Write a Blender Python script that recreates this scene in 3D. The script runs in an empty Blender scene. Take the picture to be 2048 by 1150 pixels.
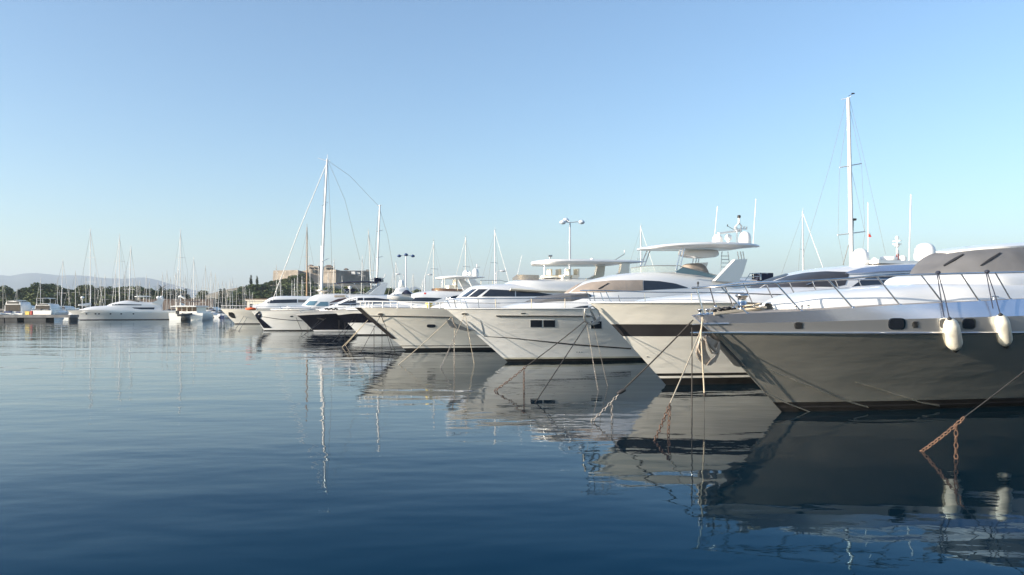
import bpy, math, random
from mathutils import Vector, Matrix
from mathutils.bvhtree import BVHTree
R = math.radians
random.seed(7)
sc = bpy.context.scene
COL = sc.collection

# ---------------------------------------------------------------- camera
EYE = 3.0            # eye height over the water
FP = 1536.0          # focal length in photo pixels (2048 wide)
HZ = 612.0           # photo row of the horizon
cam = bpy.data.cameras.new('camera'); cam.lens = 27.0; cam.sensor_width = 36.0
cam.shift_y = (HZ-575.0)/2048.0; cam.clip_start = 0.3; cam.clip_end = 40000
co = bpy.data.objects.new('camera', cam); COL.objects.link(co)
co.location = (0, 0, EYE); co.rotation_euler = (R(90), 0, 0)
sc.camera = co

# ---------------------------------------------------------------- world, sun, exposure
SUN_EL = 15.0
SUN_AZ = 247.5       # compass-like: degrees clockwise from +Y (the view direction)
world = bpy.data.worlds.new('World'); sc.world = world; world.use_nodes = True
wn = world.node_tree.nodes; wl = world.node_tree.links
sky = wn.new('ShaderNodeTexSky'); sky.sky_type = 'NISHITA'; sky.sun_disc = False
sky.sun_elevation = R(SUN_EL); sky.sun_rotation = R(SUN_AZ)
sky.air_density = 1.1; sky.dust_density = 0.8; sky.ozone_density = 3.3; sky.altitude = 0
bg = wn['Background']; bg.inputs['Strength'].default_value = 0.113
wl.new(sky.outputs[0], bg.inputs['Color'])
sun = bpy.data.lights.new('sun', 'SUN'); sun.energy = 4.3; sun.angle = R(0.5); sun.color = (1.0, 0.89, 0.74)
so = bpy.data.objects.new('sun', sun); COL.objects.link(so)
sd = Vector((math.sin(R(SUN_AZ))*math.cos(R(SUN_EL)), math.cos(R(SUN_AZ))*math.cos(R(SUN_EL)), math.sin(R(SUN_EL))))
so.rotation_euler = (-sd).to_track_quat('-Z', 'Y').to_euler(); so.location = sd*100
sc.view_settings.view_transform = 'Standard'; sc.view_settings.look = 'None'
sc.view_settings.exposure = 1.15; sc.view_settings.gamma = 1.0
sc.cycles.max_bounces = 8; sc.cycles.glossy_bounces = 5; sc.cycles.volume_bounces = 0
sc.cycles.use_denoising = True; sc.cycles.transparent_max_bounces = 8
sc.cycles.sample_clamp_indirect = 20.0
sc.cycles.blur_glossy = 0.3; sc.cycles.caustics_reflective = True

# ---------------------------------------------------------------- materials
MT = {}
def mat(name, col, rough=0.4, metal=0.0, coat=0.0, spec=0.5, var=0.0, vscale=1.0, bump=0.0, bscale=20.0, alpha=1.0, stretch=(1,1,1)):
    m = bpy.data.materials.new(name); m.use_nodes = True
    nt = m.node_tree; b = nt.nodes['Principled BSDF']
    b.inputs['Base Color'].default_value = (*col, 1); b.inputs['Roughness'].default_value = rough
    b.inputs['Metallic'].default_value = metal; b.inputs['Coat Weight'].default_value = coat
    b.inputs['Coat Roughness'].default_value = 0.04
    b.inputs['Specular IOR Level'].default_value = spec; b.inputs['Alpha'].default_value = alpha
    if var or bump:
        tc = nt.nodes.new('ShaderNodeTexCoord'); mp = nt.nodes.new('ShaderNodeMapping'); mp.inputs['Scale'].default_value = stretch
        nt.links.new(tc.outputs['Object'], mp.inputs[0])
    if var:
        n = nt.nodes.new('ShaderNodeTexNoise'); n.inputs['Scale'].default_value = vscale; n.inputs['Detail'].default_value = 5
        nt.links.new(mp.outputs[0], n.inputs['Vector'])
        r = nt.nodes.new('ShaderNodeValToRGB')
        r.color_ramp.elements[0].position = .3; r.color_ramp.elements[1].position = .7
        r.color_ramp.elements[0].color = (*[c*(1-var) for c in col], 1)
        r.color_ramp.elements[1].color = (*[min(1, c*(1+var)) for c in col], 1)
        nt.links.new(n.outputs['Fac'], r.inputs[0]); nt.links.new(r.outputs[0], b.inputs['Base Color'])
    if bump:
        n2 = nt.nodes.new('ShaderNodeTexNoise'); n2.inputs['Scale'].default_value = bscale; n2.inputs['Detail'].default_value = 3
        nt.links.new(mp.outputs[0], n2.inputs['Vector'])
        bp = nt.nodes.new('ShaderNodeBump'); bp.inputs['Strength'].default_value = 1; bp.inputs['Distance'].default_value = bump
        nt.links.new(n2.outputs['Fac'], bp.inputs['Height']); nt.links.new(bp.outputs[0], b.inputs['Normal'])
    MT[name] = m
    return m
mat('gelcoat', (.74,.735,.72), .35, coat=.6, var=.025, vscale=.6, bump=.004, bscale=.9)
mat('hull_white', (.80,.785,.74), .30, coat=.8, var=.04, vscale=.5, bump=.05, bscale=.9, stretch=(.5,.5,1.8))
mat('hull_cream', (.80,.76,.67), .30, coat=.8, var=.04, vscale=.5, bump=.05, bscale=.9, stretch=(.5,.5,1.8))
mat('cream', (.80,.74,.62), .5, var=.03, vscale=1)
mat('silver_mid', (.60,.60,.60), .26, metal=.6, coat=.7, var=.05, vscale=.7, bump=.004, bscale=.8)
mat('silver_sky_tint', (.52,.57,.67), .24, metal=.74, coat=.7, var=.05, vscale=.7, bump=.004, bscale=.8)  # blue sky reflection of the upper hull facet put into the silver base
mat('mesh_dark', (.04,.04,.045), .45, coat=.15, var=.15, vscale=3)
mat('hull_stain', (.60,.56,.43), .4, coat=.5, var=.15, vscale=1.5)
mat('silver_low', (.60,.565,.48), .15, metal=.76, coat=.8, var=.12, vscale=.5, bump=.07, bscale=.9, stretch=(.5,.5,1.8))
mat('black_hull', (.012,.012,.018), .12, coat=1.0, var=.2, vscale=.7, bump=.006, bscale=.8)
mat('band_dark', (.045,.042,.042), .25, coat=.6, var=.15, vscale=1)
mat('boot_black', (.018,.016,.014), .45, var=.4, vscale=2.5)
mat('glass_dark', (.025,.03,.04), .06, coat=.5, var=.1, vscale=1)
mat('glass_blue', (.10,.19,.25), .05, coat=.6)
mat('glass_pale', (.40,.46,.44), .05, coat=.4, alpha=.28)
mat('glass_grey', (.13,.12,.115), .12, coat=.5, alpha=.6)
mat('glass_brown', (.07,.035,.03), .1, coat=.6)
mat('canvas_taupe', (.30,.25,.21), .8, var=.12, vscale=1.5, bump=.02, bscale=3)
mat('canvas_grey', (.125,.125,.13), .75, var=.14, vscale=1.2, bump=.03, bscale=1.3)
mat('canvas_navy', (.012,.016,.04), .8, var=.2, vscale=2, bump=.01, bscale=4)
mat('canvas_white', (.72,.70,.66), .8, var=.06, vscale=2, bump=.03, bscale=2.5)
mat('teak', (.28,.17,.09), .6, var=.2, vscale=6)
mat('deck_grey', (.30,.27,.24), .7, var=.12, vscale=3)
mat('steel', (.62,.62,.63), .16, metal=1.0, var=.08, vscale=5)
mat('steel_dull', (.45,.43,.40), .35, metal=.9, var=.15, vscale=6)
mat('anchor_metal', (.36,.31,.26), .5, metal=.5, var=.2, vscale=8)
mat('dome_white', (.82,.80,.76), .4, coat=.2)
mat('alu_mast', (.50,.49,.47), .4, metal=.25, var=.06, vscale=2)
mat('white_mast', (.70,.69,.67), .35, coat=.3)
mat('wood_mast', (.27,.15,.075), .45, coat=.4, var=.15, vscale=3)
mat('rig', (.18,.17,.16), .5)
mat('rope_cream', (.42,.36,.27), .9, var=.15, vscale=40, bump=.006, bscale=60)
mat('rope_dark', (.045,.04,.035), .9, var=.3, vscale=30)
mat('rope_navy', (.02,.025,.045), .9)
mat('chain_rust', (.12,.068,.045), .85, var=.45, vscale=14)
mat('chain_grey', (.30,.27,.24), .6, metal=.4, var=.3, vscale=18)
mat('fender_white', (.70,.66,.56), .55, var=.17, vscale=5, bump=.008, bscale=9)
mat('rubber', (.02,.02,.022), .6)
mat('red', (.55,.04,.03), .6); mat('orange', (.75,.12,.03), .6); mat('yellow', (.75,.55,.12), .6)
mat('blue_cover', (.03,.05,.13), .8, var=.2, vscale=2)
mat('concrete', (.33,.31,.28), .85, var=.2, vscale=.6)
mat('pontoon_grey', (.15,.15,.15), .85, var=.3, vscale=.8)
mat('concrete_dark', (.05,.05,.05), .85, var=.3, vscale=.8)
mat('stone', (.235,.205,.17), .9, var=.28, vscale=.22, bump=.25, bscale=.8)
mat('roof_tile', (.22,.15,.11), .8, var=.2, vscale=1)
mat('ground', (.20,.17,.12), .95, var=.3, vscale=.05)
mat('hill', (.075,.085,.055), .95, var=.3, vscale=.004)
mat('brown_wall', (.13,.095,.075), .9, var=.35, vscale=.5)
mat('bark', (.10,.07,.05), .9, var=.2, vscale=3)
for nm, c in (('leaf_a', (.062,.088,.032)), ('leaf_b', (.095,.115,.042)), ('leaf_c', (.030,.048,.022)), ('leaf_d', (.12,.14,.055))):
    mat(nm, c, .7, var=.35, vscale=.5, spec=.2)
mat('lamp_metal', (.52,.53,.55), .4, metal=.2); mat('lamp_blue', (.02,.05,.14), .35)
mat('lamp_glass', (.55,.62,.70), .15, coat=.5)

# ---------------------------------------------------------------- mesh helpers
class MB:
    def __init__(s): s.v=[]; s.f=[]; s.m=[]; s.sm=[]
    def add(s, vs, fs, m=0, smooth=False):
        o=len(s.v); s.v.extend([tuple(p) for p in vs])
        for f in fs: s.f.append([i+o for i in f]); s.m.append(m); s.sm.append(smooth)
    def grid(s, rows, m=0, smooth=True, closed=False):
        n=len(rows[0]); vs=[p for r in rows for p in r]; fs=[]
        for i in range(len(rows)-1):
            for j in range(n if closed else n-1):
                k=(j+1)%n; fs.append((i*n+j, i*n+k, (i+1)*n+k, (i+1)*n+j))
        s.add(vs, fs, m, smooth)
    def box(s, c, d, m=0, rz=0.0):
        ca,sa=math.cos(rz),math.sin(rz); vs=[]
        for z in (-.5,.5):
            for x,y in ((-.5,-.5),(.5,-.5),(.5,.5),(-.5,.5)):
                X,Y=x*d[0],y*d[1]; vs.append((c[0]+X*ca-Y*sa, c[1]+X*sa+Y*ca, c[2]+z*d[2]))
        s.add(vs, [(3,2,1,0),(4,5,6,7),(0,1,5,4),(1,2,6,5),(2,3,7,6),(3,0,4,7)], m)
    def tube(s, pts, r, m=0, n=6, caps=True):
        pts=[Vector(p) for p in pts]; rows=[]
        rr=r if isinstance(r,(list,tuple)) else [r]*len(pts)
        prev=None
        for i,p in enumerate(pts):
            t=(pts[min(i+1,len(pts)-1)]-pts[max(i-1,0)])
            if t.length<1e-9: t=Vector((0,0,1))
            t.normalize()
            if prev is None:
                a=Vector((0,0,1)) if abs(t.z)<.9 else Vector((1,0,0)); x=t.cross(a).normalized()
            else:
                x=(prev-t*prev.dot(t)).normalized()
            prev=x; y=t.cross(x)
            rows.append([p+(x*math.cos(2*math.pi*k/n)+y*math.sin(2*math.pi*k/n))*rr[i] for k in range(n)])
        s.grid(rows, m, True, True)
        if caps:
            s.add(rows[0],[tuple(range(n))],m); s.add(rows[-1],[tuple(reversed(range(n)))],m)
    def lathe(s, c, prof, n=16, m=0, axis=None, smooth=True):
        rows=[]
        for r,z in prof:
            rows.append([Vector((r*math.cos(2*math.pi*k/n), r*math.sin(2*math.pi*k/n), z)) for k in range(n)])
        M=Matrix.Translation(Vector(c))
        if axis is not None: M=M@Vector(axis).to_track_quat('Z','Y').to_matrix().to_4x4()
        rows=[[M@p for p in r] for r in rows]
        s.grid(rows, m, smooth, True)
        if prof[0][0]>1e-4: s.add(rows[0],[tuple(range(n))],m)
        if prof[-1][0]>1e-4: s.add(rows[-1],[tuple(range(n))],m)
    def ell(s, c, r, m=0, n=10, k=7):
        rows=[]
        for i in range(k+1):
            a=-math.pi/2+math.pi*i/k
            rows.append([(c[0]+r[0]*math.cos(a)*math.cos(2*math.pi*j/n), c[1]+r[1]*math.cos(a)*math.sin(2*math.pi*j/n), c[2]+r[2]*math.sin(a)) for j in range(n)])
        s.grid(rows,m,True,True)
    def prism(s, poly, d, m=0):
        a=[Vector(p) for p in poly]; d=Vector(d); b=[p+d for p in a]; n=len(a)
        s.add(a+b, [tuple(range(n)), tuple(reversed(range(n,2*n)))]+[(i,(i+1)%n,(i+1)%n+n,i+n) for i in range(n)], m)
    def build(s, name, mats, parent=None, loc=None, rz=0):
        me=bpy.data.meshes.new(name); me.from_pydata(s.v,[],s.f)
        if isinstance(mats,str): mats=[mats]
        for q in mats: me.materials.append(MT[q])
        me.polygons.foreach_set('material_index', s.m); me.polygons.foreach_set('use_smooth', s.sm)
        me.update()
        o=bpy.data.objects.new(name, me); COL.objects.link(o)
        if parent is not None: o.parent=parent
        if loc is not None: o.location=loc
        if rz: o.rotation_euler=(0,0,rz)
        return o
def tag(o, label, cat, group=None, kind=None):
    if label: o['label']=label
    if cat: o['category']=cat
    if group: o['group']=group
    if kind: o['kind']=kind
    return o
def empty(name, loc, rz=0):
    o=bpy.data.objects.new(name,None); COL.objects.link(o); o.location=loc; o.rotation_euler=(0,0,rz); o.empty_display_size=.2
    return o
def copy_tree(o, parent=None):
    c=o.copy(); COL.objects.link(c)
    if parent is not None: c.parent=parent
    for ch in list(o.children): copy_tree(ch, c)
    return c
def at(x, y, d): return Vector(((x-1024)/FP*d, d, EYE-(y-HZ)/FP*d))
def wl_d(y): return EYE*FP/(y-HZ)
def onwater(x, y): return at(x, y, wl_d(y))
def lerp(keys, t):
    if t<=keys[0][0]: return keys[0][1]
    for (a,va),(b,vb) in zip(keys,keys[1:]):
        if t<=b: return va+(vb-va)*(t-a)/(b-a)
    return keys[-1][1]
def catmull(keys, n):
    out=[]; K=[keys[0]]+list(keys)+[keys[-1]]
    for i in range(1,len(K)-2):
        p0,p1,p2,p3=K[i-1],K[i],K[i+1],K[i+2]
        for j in range(n):
            t=j/n; out.append(tuple(.5*((2*b)+(-a+c)*t+(2*a-5*b+4*c-d)*t*t+(-a+3*b-3*c+d)*t**3) for a,b,c,d in zip(p0,p1,p2,p3)))
    out.append(tuple(keys[-1])); return out
def resample(pl, n):
    L=[0.0]
    for a,b in zip(pl,pl[1:]): L.append(L[-1]+math.hypot(b[0]-a[0],b[1]-a[1]))
    out=[]
    for i in range(n):
        t=L[-1]*i/(n-1); k=0
        while k<len(L)-2 and L[k+1]<t: k+=1
        w=(t-L[k])/max(1e-9,L[k+1]-L[k]); out.append((pl[k][0]+(pl[k+1][0]-pl[k][0])*w, pl[k][1]+(pl[k+1][1]-pl[k][1])*w))
    return out
def rr(x0,x1,y0,y1,n=13,e=4.0):
    t=[];b=[]
    cy=(y0+y1)/2; h=(y1-y0)/2
    for i in range(n):
        s=-math.cos(math.pi*i/(n-1)); k=(1-abs(s)**e)**(1/e); x=x0+(x1-x0)*(s+1)/2
        t.append((x,cy-h*k)); b.append((x,cy+h*k))
    return t,b

# ---------------------------------------------------------------- boat frame
class Boat:
    """local frame: x aft, y away from the camera side, z up; origin on the water under the bow tip"""
    def __init__(s, name, tip, stem, L, beam, theta=22.0, label='', cat='yacht', group=None, dist=None):
        s.th=R(theta); s.c=math.cos(s.th); s.s=math.sin(s.th); c,sn=s.c,s.s
        ks=(stem[0]-1024)/FP; ds=dist or wl_d(stem[1]); kt=(tip[0]-1024)/FP
        # ks*ds - kt*dt = o*c ; ds-dt = o*s
        s.o=ds*(ks-kt)/(c-kt*sn); s.dt=ds-s.o*sn; s.xt=kt*s.dt
        s.ztip=EYE-(tip[1]-HZ)/FP*s.dt; s.L=L; s.beam=beam
        s.root=empty(name,(s.xt,s.dt,0),s.th); tag(s.root,label,cat,group)
        s.M=Matrix.Translation((s.xt,s.dt,0))@Matrix.Rotation(s.th,4,'Z'); s.Mi=s.M.inverted(); s.cam=s.Mi@Vector((0,0,EYE))
    def P(s,x,y,v=0.0):
        k=(x-1024)/FP
        u=(k*(s.dt-v*s.c)-s.xt-v*s.s)/(s.c-k*s.s); Y=s.dt+u*s.s-v*s.c
        return Vector((u,-v,EYE-(y-HZ)/FP*Y))
    def Z(s,u,v,y):          # height that puts (u,v) on photo row y
        return EYE-(y-HZ)/FP*(s.dt+u*s.s-v*s.c)
    def S(s,x,y,side=1,w=1.0,inset=0.0):
        v=side*s.beam*.3
        for _ in range(25):
            p=s.P(x,y,v); v=.5*v+.5*side*max(0,s.half(p.x,w)-inset)
        return s.P(x,y,v)
    # hull
    def hull(s, sheer, knuckle=None, wk=.8, Bk=((0,.80),(.5,.92),(.8,.99),(1,1.0)), Lent=(.55,.32), p=(1.9,2.2), e=1.0, q=1.0, strips=None, mats=None, deck='deck_grey', name='hull', nst=44):
        s.zs=sheer; s.zk=knuckle or (lambda u: sheer(u)*wk); s.wk=wk; s.Bk=Bk; s.Le=Lent; s.p=p; s.e=e; s.q=q
        mb=MB(); strips=strips or [(-.15,.05,1,2),(.05,1,0,10)]
        for (wa,wb,m,k) in strips:
            for side in (1,-1):
                rows=[]
                for i in range(nst+1):
                    t=(i/nst)**1.8; row=[]
                    for j in range(k+1):
                        w=wa+(wb-wa)*j/k; u0=s.u0(w); u=u0+(s.L-u0)*t
                        row.append((u,-side*s.half(u,w),s.zz(u,w)))
                    rows.append(row if side>0 else row[::-1])
                mb.grid(rows,m,True)
        for side in (1,-1):   # transom
            row=[(s.L,-side*s.half(s.L,w),s.zz(s.L,w)) for w in [-.15+1.15*j/8 for j in range(9)]]
            mb.add(row+[(s.L,0,s.zz(s.L,w)) for w in [-.15+1.15*j/8 for j in range(9)]],[(j,j+1,j+10,j+9) for j in range(8)],0)
        s.mb=mb; s.hull_o=mb.build(name,mats,s.root)
        s.bvh=BVHTree.FromPolygons([Vector(v) for v in mb.v],mb.f)
        d=MB(); rows=[]
        for i in range(nst+1):
            u=s.L*(i/nst)**1.8; h=max(0,s.half(u,1)-.01); z=s.zs(u)-.012
            rows.append([(u,-h*t,z+.06*(1-t*t)*min(1,h)) for t in (-1,-.6,-.2,.2,.6,1)])
        d.grid(rows,0,True); d.build('deck',deck,s.root)
        return s
    def u0(s,w): return s.o*(1-w)**s.q if w<=1 else 0
    def zz(s,u,w):
        if w<=s.wk: return s.zk(u)*w/s.wk
        return s.zk(u)+(s.zs(u)-s.zk(u))*(w-s.wk)/(1-s.wk)
    def half(s,u,w=1.0):
        ww=max(0,min(1,w)); Le=s.L*(s.Le[0]+(s.Le[1]-s.Le[0])*ww); p=s.p[0]+(s.p[1]-s.p[0])*ww
        t=max(0,min(1,(u-s.u0(w))/Le)); f=(1-(1-t)**p)**s.e
        b=s.beam/2*lerp(s.Bk,ww)*(1 if w>=0 else 1+w)
        return b*f*(1-.10*max(0,(u/s.L-.6)/.4)**2)
    # superstructure loft; keys: (x,y,zb,h,e) in photo px for the top centreline, metres for the rest
    def loft(s, keys, name, mats, m=0, n=5, ns=9, tum=.12, parent=None, raw=False, v=0.0):
        K=[]
        for k in keys:
            if raw: K.append(tuple(k))
            else:
                q=s.P(k[0],k[1],v); K.append((q.x,k[2],q.z,k[3],k[4]))
        K.sort(key=lambda a:a[0]); S=catmull(K,n); mb=MB(); rows=[]
        for (u,zb,zt,h,e) in S:
            h=max(.01,h); zt=max(zt,zb+.01); row=[]
            for i in range(2*ns+1):
                a=math.pi*i/(2*ns); cy=math.cos(a); sy=math.sin(a)
                y=math.copysign(abs(cy)**e,cy); z=sy**e
                row.append((u,-h*y*(1-tum*z),zb+(zt-zb)*z))
            rows.append(row)
        mb.grid(rows,m,True); N=2*ns+1
        mb.add(rows[0],[tuple(range(N))],m); mb.add(rows[-1],[tuple(reversed(range(N)))],m)
        mb.add([r[0] for r in rows]+[r[-1] for r in rows],[(i,i+1,len(rows)+i+1,len(rows)+i) for i in range(len(rows)-1)],m)
        o=mb.build(name,mats,parent or s.root); o_b=BVHTree.FromPolygons([Vector(x) for x in mb.v],mb.f)
        return o,o_b
    def cast(s,bvh,x,y,vg=1.5):
        w=at(x,y,10); d=(s.Mi@w-s.cam).normalized()
        h=bvh.ray_cast(s.cam,d)
        if h[0] is not None: return h[0],h[1]
        h=bvh.find_nearest(s.P(x,y,vg)); return h[0],h[1]
    def panel(s,bvh,top,bot,name,mats,n=14,m=4,off=.015,mirror=False,parent=None,vg=1.5,label=None):
        T=resample(top,n); Bt=resample(bot,n); mb=MB(); rows=[]; base=[]
        for j in range(m+1):
            row=[];bs=[]
            for i in range(n):
                x=T[i][0]+(Bt[i][0]-T[i][0])*j/m; y=T[i][1]+(Bt[i][1]-T[i][1])*j/m
                q,nn=s.cast(bvh,x,y,vg)
                if nn.dot(s.cam-q)<0: nn=-nn
                row.append(q+nn*off); bs.append(q-nn*.02)
            rows.append(row); base.append(bs)
        mb.grid(rows,0,True)
        mb.grid([rows[0],base[0]],0,False); mb.grid([rows[-1],base[-1]],0,False)
        mb.grid([[r[0] for r in rows],[r[0] for r in base]],0,False); mb.grid([[r[-1] for r in rows],[r[-1] for r in base]],0,False)
        if mirror:
            k=len(mb.v); fs=[list(f) for f in mb.f]; sm=list(mb.sm)
            mb.v+= [(a,-b,c) for a,b,c in mb.v[:k]]; mb.f+=[[i+k for i in f] for f in fs]; mb.m+=[0]*len(fs); mb.sm+=sm
        o=mb.build(name,mats,parent or s.root)
        if label: o['label']=label
        return o
    def fin(s,poly,v,th,name,mats):     # a solid plate in the fore-and-aft plane
        mb=MB(); mb.prism([s.P(x,y,v) for x,y in poly],(0,th,0)); return mb.build(name,mats,s.root)
    def tubes(s,lines,r,name,mats,parent=None,n=6):
        mb=MB()
        for ln in lines: mb.tube(ln,r,0,n)
        return mb.build(name,mats,parent or s.root)
    def dome(s,x,ytop,ybot,wpx,v=0.0,name='radome',mats='dome_white'):
        b=s.P(x,ybot,v); t=s.P(x,ytop,v); h=t.z-b.z; d=s.dt+b.x*s.s-v*s.c; r=wpx/2/FP*d
        mb=MB(); pr=[(r*.72,0),(r*.80,h*.04),(r*.97,h*.12),(r,h*.2),(r*.99,h*.45)]
        for i in range(1,8):
            a=math.pi/2*i/7; pr.append((r*.99*math.cos(a)**.8 if i<7 else 0, h*.45+h*.55*math.sin(a)))
        mb.lathe(b,pr,18); return mb.build(name,mats,s.root)
    def pole(s,a,b,r,name='antenna',mats='white_mast',v=0.0,n=5):
        return s.tubes([[s.P(a[0],a[1],v),s.P(b[0],b[1],v)]],r,name,mats,n=n)
def chain(mb,a,b,link=.11,r=.012,sag=0.0,m=0):
    a=Vector(a);b=Vector(b);L=(b-a).length;n=max(2,int(L/(link*.78)))
    P=[a.lerp(b,i/n)+Vector((0,0,-sag*4*(i/n)*(1-i/n))) for i in range(n+1)]
    for i in range(n):
        p=(P[i]+P[i+1])/2; t=(P[i+1]-P[i]).normalized()
        x=t.cross(Vector((.3,.2,.93))).normalized(); y=t.cross(x)
        w=x if i%2 else y; k=8; pts=[]
        for j in range(k):
            an=2*math.pi*j/k; pts.append(p+t*(math.cos(an)*link*.5)+w*(math.sin(an)*link*.27))
        rows=[]; nn=t.cross(w)
        for j in range(k):
            q=pts[j]; o=(q-p).normalized()
            rows.append([q+o*r,q+nn*r,q-o*r,q-nn*r])
        rows.append(rows[0]); mb.grid(rows,m,False,True)
def sagline(a,b,sag,n=12):
    a=Vector(a);b=Vector(b); return [a.lerp(b,i/n)+Vector((0,0,-sag*4*(i/n)*(1-i/n))) for i in range(n+1)]
# ---------------------------------------------------------------- setting: water, land, hills, quays
def water_mat():
    m=bpy.data.materials.new('sea_water'); m.use_nodes=True; nt=m.node_tree; nt.nodes.remove(nt.nodes['Principled BSDF'])
    df=nt.nodes.new('ShaderNodeBsdfDiffuse'); df.inputs['Color'].default_value=(.001,.011,.020,1)
    b=nt.nodes.new('ShaderNodeBsdfGlossy'); b.inputs['Roughness'].default_value=.015
    fr=nt.nodes.new('ShaderNodeFresnel'); fr.inputs['IOR'].default_value=1.26
    tn=nt.nodes.new('ShaderNodeValToRGB'); tn.color_ramp.elements[0].position=.10; tn.color_ramp.elements[0].color=(.15,.45,.68,1); tn.color_ramp.elements[1].position=.34; tn.color_ramp.elements[1].color=(.97,.99,1,1)
    nt.links.new(fr.outputs[0],tn.inputs[0]); nt.links.new(tn.outputs[0],b.inputs['Color'])
    mx=nt.nodes.new('ShaderNodeMixShader'); nt.links.new(fr.outputs[0],mx.inputs[0]); nt.links.new(df.outputs[0],mx.inputs[1]); nt.links.new(b.outputs[0],mx.inputs[2])
    nt.links.new(mx.outputs[0],nt.nodes['Material Output'].inputs['Surface'])
    tc=nt.nodes.new('ShaderNodeTexCoord'); prev=None
    def noise(scale,stretch,rot,detail,dist,mask=None,rough=.5):
        nonlocal prev
        mp=nt.nodes.new('ShaderNodeMapping'); mp.inputs['Scale'].default_value=stretch; mp.inputs['Rotation'].default_value=(0,0,R(rot))
        n=nt.nodes.new('ShaderNodeTexNoise'); n.inputs['Scale'].default_value=scale; n.inputs['Detail'].default_value=detail; n.inputs['Roughness'].default_value=rough
        nt.links.new(tc.outputs['Object'],mp.inputs[0]); nt.links.new(mp.outputs[0],n.inputs['Vector'])
        bp=nt.nodes.new('ShaderNodeBump'); bp.inputs['Distance'].default_value=dist
        src=n.outputs['Fac']
        if mask is not None:
            mu=nt.nodes.new('ShaderNodeMath'); mu.operation='MULTIPLY'; nt.links.new(src,mu.inputs[0]); nt.links.new(mask,mu.inputs[1]); src=mu.outputs[0]
        nt.links.new(src,bp.inputs['Height'])
        if prev is not None: nt.links.new(prev,bp.inputs['Normal'])
        prev=bp.outputs[0]
    mp=nt.nodes.new('ShaderNodeMapping'); mp.inputs['Scale'].default_value=(.5,1,1); mp.inputs['Rotation'].default_value=(0,0,R(12))
    n=nt.nodes.new('ShaderNodeTexNoise'); n.inputs['Scale'].default_value=.045; n.inputs['Detail'].default_value=3
    r=nt.nodes.new('ShaderNodeMapRange'); r.inputs['From Min'].default_value=.42; r.inputs['From Max'].default_value=.62; r.inputs['To Min'].default_value=.35; r.inputs['To Max'].default_value=1.0
    nt.links.new(tc.outputs['Object'],mp.inputs[0]); nt.links.new(mp.outputs[0],n.inputs['Vector']); nt.links.new(n.outputs['Fac'],r.inputs['Value'])
    noise(.16,(.55,1,1),14,2,.060)            # long swell
    noise(.75,(.5,1,1),-10,2,.020)            # ripples about a metre long
    noise(3.2,(.6,1,1),20,3,.0042,r.outputs[0])   # small cat's-paws in patches
    nt.links.new(prev,b.inputs['Normal']); nt.links.new(prev,fr.inputs['Normal']); MT['water']=m
water_mat()
mb=MB(); W=16000
xs=[-W,-600,-150,-40,40,150,600,W]; ys=[-60,0,60,150,400,1500,5000,15000]
mb.grid([[(x,y,0) for x in xs] for y in ys],0,False); o=mb.build('sea_water','water'); tag(o,'calm dark blue harbour water rippling between the boats','water',kind='structure')

# distant mountains: a real ridge several kilometres away
ridge=[(-900,575),(-300,560),(0,549),(20,551),(45,546),(70,544),(95,549),(120,551),(145,549),(200,555),(250,557),(285,553),(310,558),(340,567),(370,575),(400,583),(440,590),(520,597),(780,598),(800,590),(822,572),(835,573),(850,584),(880,594),(1000,590),(1200,570),(1400,556),(1520,552),(1560,554),(1600,560),(1800,565),(2100,570),(2600,585)]
def vnoise(x,s=0):
    i=math.floor(x); f=x-i; f=f*f*(3-2*f)
    h=lambda k: math.sin((k+s*57.3)*127.1)*43758.5453%1.0
    return h(i)*(1-f)+h(i+1)*f
mb=MB(); rows=[]
for j in range(15):
    t=j/14; d=5600+2400*t; row=[]
    for i in range(260):
        x=-900+3500*i/259; k=(x-1024)/FP; h=EYE+(HZ-lerp(ridge,x))/FP*6900
        f=math.sin(math.pi*min(1,t*1.18)*.5)**1.3 if t<.85 else 1-(t-.85)*2
        n=(vnoise(i*.35+j*3.1,j)-.5)*22*t+(vnoise(i*.11+j*.6,3)-.5)*60*math.sin(math.pi*min(1,t/.85))
        hh=max(-20,h*f*(d/6900)+(n if t<.8 else n*.15)*min(1,h/90))
        row.append((k*d,d,hh if j else -20))
    rows.append(row)
mb.grid(rows,0,True); o=mb.build('mountains','hill'); tag(o,'long blue mountain ridge fading into morning haze','mountains',kind='structure')

# low shore behind the marina and the mound under the fort
def hillz(X,Y):
    a=(X+132)/62.0; b=(Y-520)/75.0
    q=a*a+b*b; m=16.5*math.exp(-q*q*.55)
    a=(X+176)/42; b=(Y-500)/60; m=max(m,9*math.exp(-(a*a+b*b)))
    return 1.2+m+1.2*vnoise(X*.11+Y*.05)
mb=MB(); rows=[]
for j in range(31):
    Y=272+(j/30)**1.3*528
    rows.append([(-620+ i*(1100/60),Y,(hillz(-620+i*(1100/60),Y) if j else -1)) for i in range(61)])
mb.grid(rows,0,True); o=mb.build('shore_ground','ground'); tag(o,'low wooded shore rising to the fort hill','ground',kind='structure')
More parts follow.
